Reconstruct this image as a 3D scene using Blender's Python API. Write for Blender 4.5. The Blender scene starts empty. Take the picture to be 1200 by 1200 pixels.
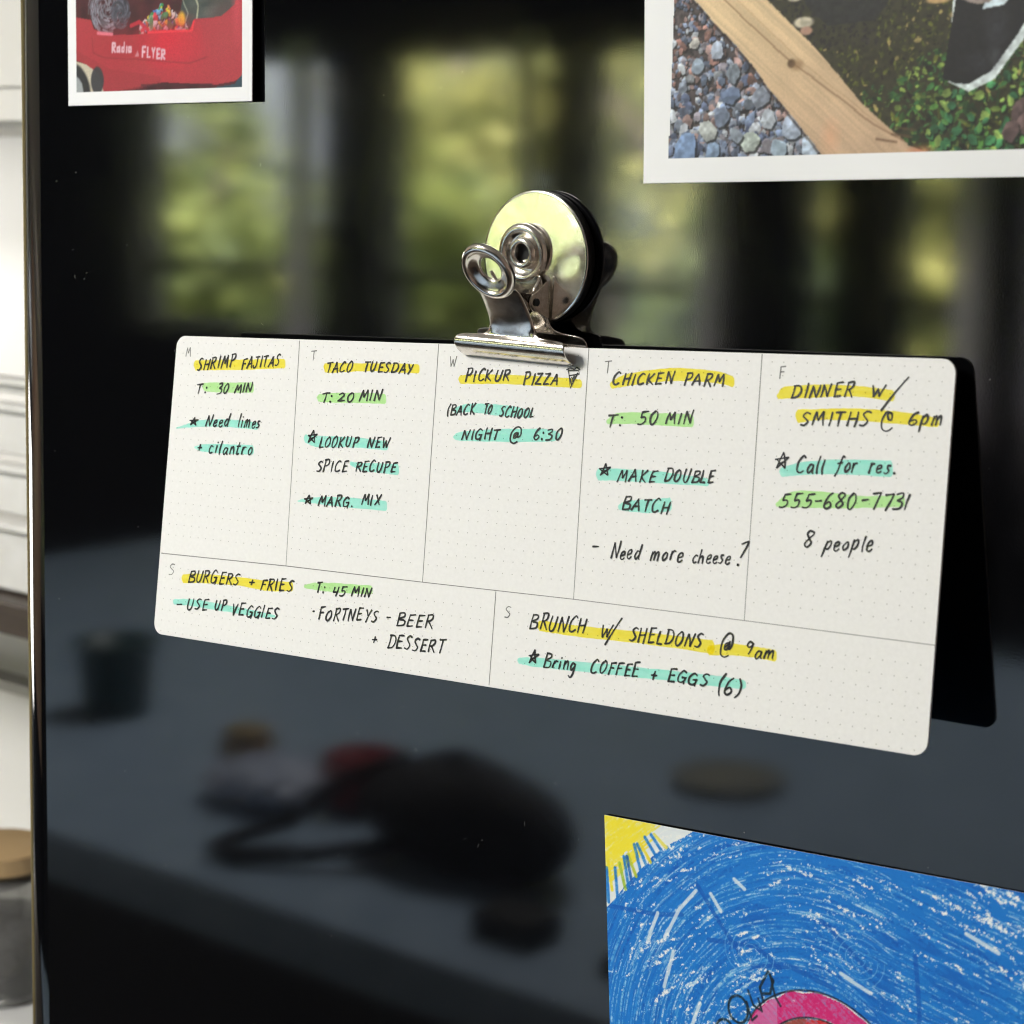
import bpy, math, random
import numpy as np
from mathutils import Vector, Matrix

# ------------------------------------------------------------------ camera, world, light, exposure
scene = bpy.context.scene
COL = scene.collection
scene.render.engine = 'CYCLES'
scene.cycles.use_denoising = True
scene.cycles.filter_width = 1.1
scene.cycles.max_bounces = 8
scene.cycles.diffuse_bounces = 3
scene.cycles.glossy_bounces = 6
scene.cycles.transparent_max_bounces = 16
scene.cycles.sample_clamp_indirect = 6
scene.cycles.caustics_reflective = False
scene.cycles.caustics_refractive = False
scene.view_settings.view_transform = 'Standard'
scene.view_settings.look = 'None'
scene.view_settings.exposure = 0
scene.view_settings.gamma = 1

CAM = Vector((0.3483, -0.4157, 1.4187))
cam_data = bpy.data.cameras.new('camera')
cam = bpy.data.objects.new('camera', cam_data)
COL.objects.link(cam)
cx, cu, cf = Vector((.7650, .6438, .0175)), Vector((-.0943, .0851, .9919)), Vector((-.6371, .7604, -.1258))
mw = Matrix((( cx.x, cu.x, -cf.x, CAM.x), (cx.y, cu.y, -cf.y, CAM.y), (cx.z, cu.z, -cf.z, CAM.z), (0, 0, 0, 1)))
cam.matrix_world = mw
cam_data.sensor_width = 36
cam_data.lens = 2431.6/1200*36
cam_data.shift_y = -77.6/1200
cam_data.clip_start = .02
cam_data.clip_end = 200
cam_data.dof.use_dof = True
cam_data.dof.focus_distance = .555
cam_data.dof.aperture_fstop = 30
scene.camera = cam

world = bpy.data.worlds.new('World')
scene.world = world
world.use_nodes = True
bg = world.node_tree.nodes['Background']
bg.inputs['Color'].default_value = (.86, .93, 1, 1)
bg.inputs['Strength'].default_value = 8.0          # pale daylight beyond the trees, seen only through the window


def area(name, loc, target, size, power, color, sy=None):
    d = bpy.data.lights.new(name, 'AREA'); d.energy = power; d.color = color; d.size = size
    if sy: d.shape = 'RECTANGLE'; d.size_y = sy
    o = bpy.data.objects.new(name, d); COL.objects.link(o); o.location = loc
    o.rotation_euler = (Vector(target)-Vector(loc)).to_track_quat('-Z', 'Y').to_euler()
    return o


area('ceiling_lamp', (-.85, -1.32, 2.3), (-.65, -1.0, .9), .5, 50, (1, .98, .945))
area('back_wall_fill', (-2.1, .27, 1.32), (-.95, .58, 1.12), .4, 8.5, (1, .97, .92))  # added fill that brightens the wall behind the fridge; no window stands here
area('warm_curtain_fill', (-2.7, -.95, 2.35), (-3.4, -.9, 1.85), .4, 6, (1, .95, .88))  # added fill aimed only at the terracotta curtain
area('garden_daylight', (-6.5, -4.9, 7.5), (-6.3, -8.5, .5), 5, 21000, (1, .97, .86))
area('garden_daylight_right', (-2.6, -4.9, 5.5), (-3.7, -7.6, .9), 3, 17000, (1, .97, .84))

# ------------------------------------------------------------------ helpers
random.seed(4)


def mat(name, col, rough=.5, metal=0, ior=1.5, spec=None, coat=0):
    m = bpy.data.materials.new(name); m.use_nodes = True
    p = m.node_tree.nodes['Principled BSDF']
    p.inputs['Base Color'].default_value = (*col, 1); p.inputs['Roughness'].default_value = rough
    p.inputs['Metallic'].default_value = metal; p.inputs['IOR'].default_value = ior
    if spec is not None: p.inputs['Specular IOR Level'].default_value = spec
    p.inputs['Coat Weight'].default_value = coat
    return m


def N(m, kind, **kw):
    n = m.node_tree.nodes.new(kind)
    for k, v in kw.items():
        if k in n.inputs: n.inputs[k].default_value = v
        else: setattr(n, k, v)
    return n


def L(m, a, b): m.node_tree.links.new(a, b)


def P(m): return m.node_tree.nodes['Principled BSDF']


def noise_tex(m, scale, detail=3, dist=0, stretch=None, rough=.5):
    tc = N(m, 'ShaderNodeTexCoord'); n = N(m, 'ShaderNodeTexNoise')
    n.inputs['Scale'].default_value = scale; n.inputs['Detail'].default_value = detail
    n.inputs['Distortion'].default_value = dist; n.inputs['Roughness'].default_value = rough
    if stretch:
        mp = N(m, 'ShaderNodeMapping'); mp.inputs['Scale'].default_value = stretch
        L(m, tc.outputs['Object'], mp.inputs['Vector']); L(m, mp.outputs['Vector'], n.inputs['Vector'])
    else: L(m, tc.outputs['Object'], n.inputs['Vector'])
    return n.outputs['Fac']


def vary(m, fac, c0, c1, lo=.3, hi=.7):
    r = N(m, 'ShaderNodeValToRGB'); e = r.color_ramp.elements
    e[0].position = lo; e[1].position = hi; e[0].color = (*c0, 1); e[1].color = (*c1, 1)
    L(m, fac, r.inputs['Fac']); L(m, r.outputs['Color'], P(m).inputs['Base Color'])
    return r


def bump(m, fac, strength=.2, dist=.001, prev=None):
    b = N(m, 'ShaderNodeBump'); b.inputs['Strength'].default_value = strength; b.inputs['Distance'].default_value = dist
    L(m, fac, b.inputs['Height'])
    if prev: L(m, prev.outputs['Normal'], b.inputs['Normal'])
    L(m, b.outputs['Normal'], P(m).inputs['Normal'])
    return b


def roughvar(m, fac, lo, hi):
    r = N(m, 'ShaderNodeMapRange'); r.inputs['To Min'].default_value = lo; r.inputs['To Max'].default_value = hi
    r.inputs['From Min'].default_value = .3; r.inputs['From Max'].default_value = .7
    L(m, fac, r.inputs['Value']); L(m, r.outputs['Result'], P(m).inputs['Roughness'])


def props(o, label=None, cat=None, group=None, kind=None):
    for k, v in (('label', label), ('category', cat), ('group', group), ('kind', kind)):
        if v: o[k] = v
    return o


def empty(name, loc=(0, 0, 0), m=None, parent=None, **kw):
    o = bpy.data.objects.new(name, None); COL.objects.link(o); o.empty_display_size = .02
    if m is not None: o.matrix_world = m
    else: o.location = loc
    if parent: o.parent = parent
    return props(o, **kw)


class MB:
    """collects vertices and faces, then links them as one mesh object"""
    def __init__(s): s.v = []; s.f = []
    def add(s, vs, fs):
        b = len(s.v); s.v += [tuple(q) for q in vs]; s.f += [tuple(b+i for i in f) for f in fs]; return s
    def box(s, x0, x1, y0, y1, z0, z1):
        return s.add([(x0, y0, z0), (x1, y0, z0), (x1, y1, z0), (x0, y1, z0), (x0, y0, z1), (x1, y0, z1), (x1, y1, z1), (x0, y1, z1)],
                     [(0, 3, 2, 1), (4, 5, 6, 7), (0, 1, 5, 4), (1, 2, 6, 5), (2, 3, 7, 6), (3, 0, 4, 7)])
    def lathe(s, prof, n=64, closed=False, wob=None):
        """profile of (radius, height) turned about z"""
        vs = [(r*math.cos(2*math.pi*k/n), r*math.sin(2*math.pi*k/n), h) for k in range(n) for r, h in prof]
        m = len(prof); fs = []
        for k in range(n):
            k2 = (k+1) % n
            for i in range(m if closed else m-1):
                j = (i+1) % m; fs.append((k*m+i, k2*m+i, k2*m+j, k*m+j))
        return s.add(vs, fs)
    def tube(s, pts, r, n=8, caps=True):
        pts = [Vector(p) for p in pts]; vs = []; m = len(pts); up = Vector((.13, .3, 1)).normalized()
        for i, p in enumerate(pts):
            t = (pts[min(i+1, m-1)]-pts[max(i-1, 0)]).normalized(); a = t.cross(up)
            if a.length < 1e-4: a = t.cross(Vector((1, 0, 0)))
            a.normalize(); b = t.cross(a); rr = r[i] if isinstance(r, (list, tuple)) else r
            vs += [p+(a*math.cos(2*math.pi*k/n)+b*math.sin(2*math.pi*k/n))*rr for k in range(n)]
        fs = [(i*n+k, i*n+(k+1) % n, (i+1)*n+(k+1) % n, (i+1)*n+k) for i in range(m-1) for k in range(n)]
        if caps: fs += [tuple(range(n-1, -1, -1)), tuple((m-1)*n+k for k in range(n))]
        return s.add(vs, fs)
    def prism(s, poly, z0, z1):
        n = len(poly)
        return s.add([(x, y, z0) for x, y in poly]+[(x, y, z1) for x, y in poly],
                     [tuple(range(n-1, -1, -1)), tuple(range(n, 2*n))]+[(k, (k+1) % n, n+(k+1) % n, n+k) for k in range(n)])
    def build(s, name, m, parent=None, smooth=False, bevel=0, xf=None, loc=None, seg=2, **kw):
        if xf is not None: s.v = [tuple(xf @ Vector(q)) for q in s.v]
        me = bpy.data.meshes.new(name); me.from_pydata(s.v, [], s.f); me.validate(); me.update()
        if m: me.materials.append(m)
        o = bpy.data.objects.new(name, me); COL.objects.link(o)
        if parent: o.parent = parent
        if loc: o.location = loc
        if smooth:
            me.polygons.foreach_set('use_smooth', [True]*len(me.polygons))
        if bevel:
            b = o.modifiers.new('bevel', 'BEVEL'); b.width = bevel; b.segments = seg; b.limit_method = 'ANGLE'; b.angle_limit = math.radians(35)
            me.polygons.foreach_set('use_smooth', [True]*len(me.polygons)); b.harden_normals = True
        return props(o, **kw)


def rounded_rect(x0, x1, y0, y1, r, n=8):
    o = []
    for cx_, cy_, a in ((x1-r, y1-r, 0), (x0+r, y1-r, 90), (x0+r, y0+r, 180), (x1-r, y0+r, 270)):
        for k in range(n+1):
            t = math.radians(a+90*k/n); o.append((cx_+r*math.cos(t), cy_+r*math.sin(t)))
    return o


# ------------------------------------------------------------------ materials
M = {}
m = M['enamel'] = mat('black_enamel', (.0022, .0023, .0028), .07, ior=1.62)
b1 = bump(m, noise_tex(m, 2300, 2), .010, .0002)
roughvar(m, noise_tex(m, 26, 6, 1.5), .045, .06)
m = M['nickel'] = mat('nickel_plated_steel', (.74, .69, .62), .12, 1)
f = noise_tex(m, 900, 4, .6); vary(m, f, (.70, .65, .59), (.84, .79, .73), .3, .62); roughvar(m, noise_tex(m, 350, 4), .14, .26)
bump(m, noise_tex(m, 350, 3), .06, .0003)
m = M['disc'] = mat('plated_magnet_face', (.80, .77, .66), .14, 1)
f = noise_tex(m, 260, 5, .8); vary(m, f, (.84, .83, .79), (.92, .91, .87), .3, .62); roughvar(m, noise_tex(m, 240, 5), .10, .26)
bump(m, noise_tex(m, 120, 3), .05, .0004)
M['rubber'] = mat('black_magnet_ferrite', (.008, .008, .008), .6)
m = M['paper'] = mat('cream_card_paper', (.83, .82, .785), .62, spec=.35)
f = noise_tex(m, 900, 5); vary(m, f, (.83, .82, .78), (.87, .86, .82)); bump(m, noise_tex(m, 2600, 3), .18, .00008)
M['paper_edge'] = mat('card_edge', (.80, .77, .70), .7)
m = M['photo_paper'] = mat('photo_paper', (.86, .86, .85), .5)
bump(m, noise_tex(m, 900, 4), .2, .0001)
M['ink'] = mat('black_ink', (.012, .013, .014), .45)
M['print_ink'] = mat('grey_print_ink', (.17, .17, .16), .6)
M['dot_ink'] = mat('dot_ink', (.42, .41, .37), .6)
M['line_ink'] = mat('line_ink', (.20, .195, .18), .6)


def highlighter(name, col, dense):
    """translucent ink film: only filters the light that the paper returns"""
    m = bpy.data.materials.new(name); m.use_nodes = True; nt = m.node_tree; nt.nodes.remove(nt.nodes['Principled BSDF'])
    t = N(m, 'ShaderNodeBsdfTransparent'); r = N(m, 'ShaderNodeValToRGB'); e = r.color_ramp.elements
    e[0].position = .32; e[1].position = .68; e[0].color = (*col, 1); e[1].color = (*dense, 1)
    L(m, noise_tex(m, 420, 5, .3, (.35, 2.6, 1)), r.inputs['Fac']); L(m, r.outputs['Color'], t.inputs['Color'])
    L(m, t.outputs['BSDF'], nt.nodes['Material Output'].inputs['Surface'])
    return m


M['yellow'] = highlighter('yellow_highlighter', (.995, .945, .38), (.99, .915, .28))
M['green'] = highlighter('green_highlighter', (.77, .97, .68), (.72, .955, .60))
M['teal'] = highlighter('teal_highlighter', (.69, .975, .92), (.60, .955, .88))


def print_mat(name, rough):
    m = mat(name, (1, 1, 1), rough, spec=.4); a = N(m, 'ShaderNodeVertexColor'); a.layer_name = 'print'
    L(m, a.outputs['Color'], P(m).inputs['Base Color']); bump(m, noise_tex(m, 1500, 3), .15, .0001)
    return m


M['print_matte'] = print_mat('printed_photo_surface', .5)
M['print_wax'] = print_mat('wax_crayon_on_paper', .6)
# ---------------------------------------------------------------- flat prints, painted with numpy in print centimetres
class Canvas:
    """w x h centimetres at ppc samples per centimetre; x to the right, y up from the bottom edge; sRGB floats."""
    def __init__(s, w, h, ppc, col=(1, 1, 1), seed=1):
        s.w, s.h, s.ppc = w, h, ppc
        s.nx, s.ny = int(round(w*ppc)), int(round(h*ppc))
        s.a = np.empty((s.ny, s.nx, 3)); s.a[:] = col
        s.rng = np.random.default_rng(seed)
        s.X = ((np.arange(s.nx)+.5)/ppc)[None, :].repeat(s.ny, 0)
        s.Y = ((np.arange(s.ny)+.5)/ppc)[:, None].repeat(s.nx, 1)
    def noise(s, cell, cy=None, X=None, Y=None):
        cy = cy or cell
        X = s.X if X is None else X; Y = s.Y if Y is None else Y
        u = X/cell; v = Y/cy
        u = u-u.min(); v = v-v.min()
        g = s.rng.random((int(v.max())+3, int(u.max())+3))
        i = u.astype(int); j = v.astype(int); fu = u-i; fv = v-j
        fu = fu*fu*(3-2*fu); fv = fv*fv*(3-2*fv)
        return (g[j, i]*(1-fu)+g[j, i+1]*fu)*(1-fv)+(g[j+1, i]*(1-fu)+g[j+1, i+1]*fu)*fv
    def win(s, pts, pad=.1):
        P = np.asarray(pts); x0, y0 = P.min(0)-pad; x1, y1 = P.max(0)+pad
        i0, i1 = max(0, int(x0*s.ppc)), min(s.nx, int(x1*s.ppc)+1)
        j0, j1 = max(0, int(y0*s.ppc)), min(s.ny, int(y1*s.ppc)+1)
        return slice(j0, max(j0, j1)), slice(i0, max(i0, i1))
    def poly(s, pts, col, alpha=1, mod=None, soft=0):
        w = s.win(pts); X, Y = s.X[w], s.Y[w]
        if X.size == 0: return
        m = np.zeros(X.shape, bool); n = len(pts)
        for k in range(n):
            (x0, y0), (x1, y1) = pts[k], pts[(k+1) % n]
            if y0 == y1: continue
            c = (Y >= min(y0, y1)) & (Y < max(y0, y1))
            m ^= c & (X < (x1-x0)*(Y-y0)/(y1-y0)+x0)
        al = m*alpha*1.0
        if mod is not None: al = al*mod[w]
        s.a[w] = s.a[w]*(1-al[..., None])+np.asarray(col)*al[..., None]
    def rock(s, x, y, r, col, asp=1, ang=0, n=8, light=.25):
        """an angular stone: lit top facet, darker lower facet"""
        R = s.rng; t = np.sort(R.random(n)*.6/n*2*np.pi+np.arange(n)*2*np.pi/n)
        rad = r*(.8+.35*R.random(n)); c, q = np.cos(ang), np.sin(ang)
        px = rad*np.cos(t); py = rad*np.sin(t)*asp
        P = np.stack([x+px*c-py*q, y+px*q+py*c], 1)
        s.poly(P+np.array([.04, -.06])*min(1, r/.2), np.asarray(col)*.18, .8)
        s.poly(P, np.clip(np.asarray(col)*.62, 0, 1))
        mx, my = x-r*.1+.3*r*R.normal(), y+r*.1+.3*r*R.normal()
        for k in range(n):                      # facets, lighter where they face up and left
            a, b = P[k], P[(k+1) % n]; fa = math.atan2((a[1]+b[1])/2-my, (a[0]+b[0])/2-mx)
            s.poly([(mx, my), tuple(a), tuple(b)], np.clip(np.asarray(col)*(1+light*(.8*math.sin(fa)-.35*math.cos(fa))+.05*R.normal()), 0, 1), .75)
    def leaf(s, x, y, r, asp, ang, col, alpha=.95):
        c, q = np.cos(ang), np.sin(ang); L_ = [(-1, 0), (-.5, .8), (.3, .9), (1, 0), (.3, -.9), (-.5, -.8)]
        P = [(x+r*(u*c-v*asp*q), y+r*(u*q+v*asp*c)) for u, v in L_]
        s.poly(P, col, alpha); s.poly([P[0], P[3], P[4], P[5]], np.asarray(col)*.72, alpha*.6)
    def line(s, pts, wd, col, alpha=1, mod=None):
        w = s.win(pts, wd+.05); X, Y = s.X[w], s.Y[w]
        if X.size == 0: return
        d = np.full(X.shape, 1e9)
        for (x0, y0), (x1, y1) in zip(pts[:-1], pts[1:]):
            dx, dy = x1-x0, y1-y0; L = dx*dx+dy*dy+1e-12
            t = np.clip(((X-x0)*dx+(Y-y0)*dy)/L, 0, 1)
            d = np.minimum(d, np.hypot(X-x0-t*dx, Y-y0-t*dy))
        al = np.clip((wd/2-d)*s.ppc+.5, 0, 1)*alpha
        if mod is not None: al = al*mod[w]
        s.a[w] = s.a[w]*(1-al[..., None])+np.asarray(col)*al[..., None]
    def disc(s, x, y, rx, ry, col, alpha=1, soft=.3):
        w = s.win([(x-rx*1.5, y-ry*1.5), (x+rx*1.5, y+ry*1.5)]); X, Y = s.X[w], s.Y[w]
        if X.size == 0: return
        d = np.hypot((X-x)/rx, (Y-y)/ry)
        al = np.clip((1+soft-d)/(2*soft+1e-6), 0, 1)*alpha
        s.a[w] = s.a[w]*(1-al[..., None])+np.asarray(col)*al[..., None]
    def blur(s, k):
        for _ in range(k):
            p = np.pad(s.a, ((1, 1), (1, 1), (0, 0)), 'edge')
            s.a = (p[:-2, 1:-1]+p[2:, 1:-1]+p[1:-1, :-2]+p[1:-1, 2:]+2*p[1:-1, 1:-1])/6


def paint_garden():
    """gravel, a timber edging board, moss and clover and a dark shoe"""
    W, H = 15.2, 10.2
    c = Canvas(W, H, 50, (.27, .24, .235), 7)
    n1, n2, n3 = c.noise(.12), c.noise(.05), c.noise(.6)
    c.a *= (.55+.5*n1+.35*n2)[..., None]
    R = c.rng
    # gravel on the left
    edge = lambda y: np.interp(y, [0, .55, 1.31, 2.13, 2.95, 3.9, 4.40, 7, 10.2], [5.7, 5.1, 4.43, 3.62, 2.95, 1.95, 1.43, -1.2, -4])
    cols = [(.52, .57, .66), (.42, .46, .54), (.60, .64, .70), (.70, .72, .74), (.36, .40, .50), (.55, .53, .56), (.62, .52, .50), (.48, .54, .64)]
    for k in range(3600):
        y = 9.8*(1-k/3600)+R.normal()*.05; x = R.random()*6.3
        if y < .3: y = .3+R.random()*.6
        if x > edge(y)+.05: continue
        big = np.interp(y, [.6, 2, 4.5], [.26, .17, .11])
        r = big*(.35+.75*R.random()**1.8)
        col = np.array(cols[R.integers(len(cols))])
        if y > 2.2 and R.random() < .22: col = np.array((.62, .47, .43))*(.7+.5*R.random())
        col = col*(.75+.5*R.random())
        c.rock(x, y, r, np.clip(col, 0, 1), .6+.3*R.random(), R.random()*3)
    for x, y, r, col in [(1.25, .85, .42, (.52, .62, .76)), (1.9, 1.2, .3, (.74, .76, .74)), (3.05, .95, .3, (.72, .76, .72)), (3.4, 2.0, .32, (.55, .58, .63)),
                         (4.25, 1.25, .34, (.72, .77, .84)), (4.75, .8, .3, (.76, .82, .88)), (3.9, .75, .28, (.72, .80, .86)), (2.3, 1.55, .26, (.5, .55, .63)),
                         (2.55, 2.05, .28, (.42, .48, .58)), (1.6, 2.75, .24, (.62, .68, .74)), (2.15, 3.1, .24, (.70, .74, .80)), (2.6, 2.55, .24, (.52, .56, .6)),
                         (1.5, 3.3, .16, (.78, .77, .74)), (2.7, 1.1, .22, (.60, .64, .68)), (3.6, 1.45, .26, (.74, .77, .80)), (2.05, .75, .24, (.55, .64, .75))]:
        c.rock(x, y, r, col, .8, R.random()*3, 9, .16)
    # ground right of the board: dark soil, moss, clover
    right = [(3.56, 4.19), (4.96, 2.94), (6.1, 1.73), (7.32, .75), (8.1, .4), (8.1, 0), (W, 0), (W, H), (-1.0, H), (0.3, 7.4)]
    c.poly(right, (.19, .18, .11))
    def inside(x, y): return x > np.interp(y, [0, .75, 1.73, 2.94, 4.19, 7.4, 10.2], [8.2, 7.32, 6.1, 4.96, 3.56, .3, -2])
    for k in range(15000):
        x, y = R.random()*W, R.random()*H
        if not inside(x, y): continue
        g = np.clip((x-5)/4+(2.3-y)*.5, 0, 1); q = R.random()
        if y > 3.0 and x < 6.5 and y < 6:
            col = np.array((.20, .18, .17))*(.4+.6*q)
        elif q < .62: col = np.array((.34, .36, .12))*(.35+.9*R.random())
        elif q < .9: col = np.array((.17, .15, .08))*(.5+R.random())
        else: col = np.array((.78, .70, .42))*(.6+.4*R.random())
        if g > .45 and R.random() < .8: col = np.array([(.34, .55, .24), (.22, .42, .22), (.55, .66, .30), (.16, .28, .14)][R.integers(4)])*(.45+.75*R.random())
        r = .035+.07*R.random()*(.6+g)
        c.leaf(x, y, r*(.5+.8*R.random()), .25+.5*R.random(), R.random()*6.3, np.clip(col, 0, 1), .85)
    c.poly([(4.6, 4.0), (5.2, 3.5), (6.4, 3.55), (6.9, 4.1), (7.2, 5.2), (4.2, 5.4)], (.13, .13, .13), .88)
    for x, y, rx, ry, col in [(4.55, 3.62, .26, .13, (.86, .82, .72)), (4.62, 3.42, .16, .1, (.75, .58, .5)), (3.9, 4.3, .14, .12, (.72, .78, .4)), (4.3, 4.18, .2, .08, (.82, .78, .7)),
                              (8.9, 4.3, .3, .35, (.62, .66, .2)), (8.55, 3.55, .28, .1, (.82, .72, .5)), (8.0, 3.9, .3, .08, (.80, .66, .45))]:
        c.disc(x, y, rx, ry, col, .8, .2)
    for k in range(260):
        x = 7.8+R.random()*6.5; y = .5+R.random()*1.7*min(1, (x-7)/1.5)
        r = .07+.09*R.random(); col = np.array([(.30, .58, .36), (.42, .66, .34), (.24, .46, .30), (.60, .72, .36)][R.integers(4)])*(.7+.4*R.random())
        an = R.random()*6.3; c.leaf(x+.03, y-.05, r, .7, an, (.05, .09, .04), .7); c.leaf(x, y, r, .5+.35*R.random(), an, np.clip(col, 0, 1))
    for x, y in [(10.0, 1.45), (10.15, 1.2), (9.75, 1.0)]: c.rock(x, y, .3, (.42, .34, .33), .7, 1, 7)
    # the timber board
    board = [(-1.2, 7.2), (1.43, 4.40), (1.95, 3.88), (2.95, 2.95), (3.62, 2.15), (4.43, 1.31), (5.1, .55), (5.6, -.1), (8.6, -.1), (7.95, .54), (7.32, .75), (6.1, 1.73), (4.96, 2.94), (3.56, 4.19), (.1, 7.6), (-1, 8.6)]
    s_al = (c.X+c.Y)/1.414; s_ac = (c.X*.70+c.Y*.72)
    before = c.a.copy(); c.poly(board, (1, 1, 1)); m = (np.abs(c.a-1).sum(2) < 1e-9); c.a = before
    grain = .6*c.noise(3.2, .05, X=c.X*.77-c.Y*.64+20, Y=c.X*.64+c.Y*.77)+.4*c.noise(2.0, .16, X=c.X*.77-c.Y*.64+20, Y=c.X*.64+c.Y*.77)
    grit = c.rng.random(c.X.shape)
    t = np.clip((c.Y-.5)/4, 0, 1)[..., None]
    wood = (np.array((.76, .64, .52))*(1-t)+np.array((.90, .79, .61))*t)*(.84+.20*grain+.06*grit+.05*c.noise(.5))[..., None]
    c.a[m] = wood[m]
    c.line([(2.36, 4.27), (3.4, 3.4), (4.2, 2.75), (5.4, 1.95), (6.4, 1.25), (7.2, .84)], .035, (.45, .32, .22), .6)
    c.line([(2.7, 4.27), (4.6, 2.65), (6.9, 1.0)], .02, (.55, .40, .28), .35)
    c.disc(4.23, 2.7, .11, .10, (.28, .20, .12), .85, .3); c.disc(4.38, 2.66, .16, .12, (.55, .42, .28), .6, .5)
    for x, y in [(7.2, .95), (6.8, .85), (7.3, 1.1)]: c.line([(x-.3, y+.05), (x+.2, y-.03)], .06, (.35, .25, .17), .6)
    c.disc(5.3, 1.0, .18, .3, (.92, .66, .5), .4, .8); c.disc(7.65, .6, .3, .12, (.85, .5, .36), .6, .6)
    c.line([(1.43, 4.34), (1.95, 3.82), (2.95, 2.89), (3.62, 2.09), (4.41, 1.27), (5.1, .5)], .06, (.15, .10, .08), .6)
    # shoe, sock and trouser hem
    c.poly([(8.25, 2.12), (8.75, 1.86), (9.35, 2.1), (10.15, 3.05), (11.0, 4.3), (11.6, 6.5), (8.6, 6.5), (8.35, 3.85)], (.80, .84, .83))
    c.poly([(8.12, 2.2), (8.2, 2.62), (8.42, 3.9), (8.5, 4.6), (9.0, 6.6), (11.5, 6.6), (10.8, 4.3), (9.95, 3.12), (9.3, 2.3), (8.75, 2.04), (8.45, 2.06), (8.2, 2.15)], (.085, .08, .085))
    c.disc(9.4, 3.2, .25, .45, (.22, .22, .25), .5, .7); c.disc(9.0, 2.5, .35, .18, (.2, .2, .23), .5, .7); c.disc(9.35, 2.65, .12, .2, (.28, .28, .3), .5, .8)
    c.poly([(9.05, 3.62), (9.55, 3.68), (9.85, 4.0), (9.95, 4.6), (9.6, 4.8), (9.2, 4.0)], (.78, .84, .86))
    for k, (o, col) in enumerate([(0, (.55, .50, .46)), (.14, (.22, .19, .2)), (.2, (.62, .55, .50)), (.38, (.2, .18, .18)), (.44, (.5, .45, .42)), (.8, (.3, .27, .26))]):
        c.poly([(8.3, 4.0+o), (8.45, 3.92+o), (8.7, 3.8+o), (8.95, 3.74+o), (9.2, 3.76+o), (9.4, 3.9+o), (9.6, 4.25+o), (9.8, 6.5), (8.0, 6.5)], col)
    c.a *= np.where(m, 1, .86+.36*c.noise(.09))[..., None]*(.97+.06*c.rng.random(c.X.shape))[..., None]; c.blur(1)
    # deckled white border
    b = .60+.012*np.sin(c.X*3)+.01*n3
    bd = (c.X < .73-.0*c.X+.035*(c.Y)) | (c.X > W-.6) | (c.Y < .60) | (c.Y > H-.6)
    c.a[bd] = (.95, .95, .94)
    return c


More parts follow.
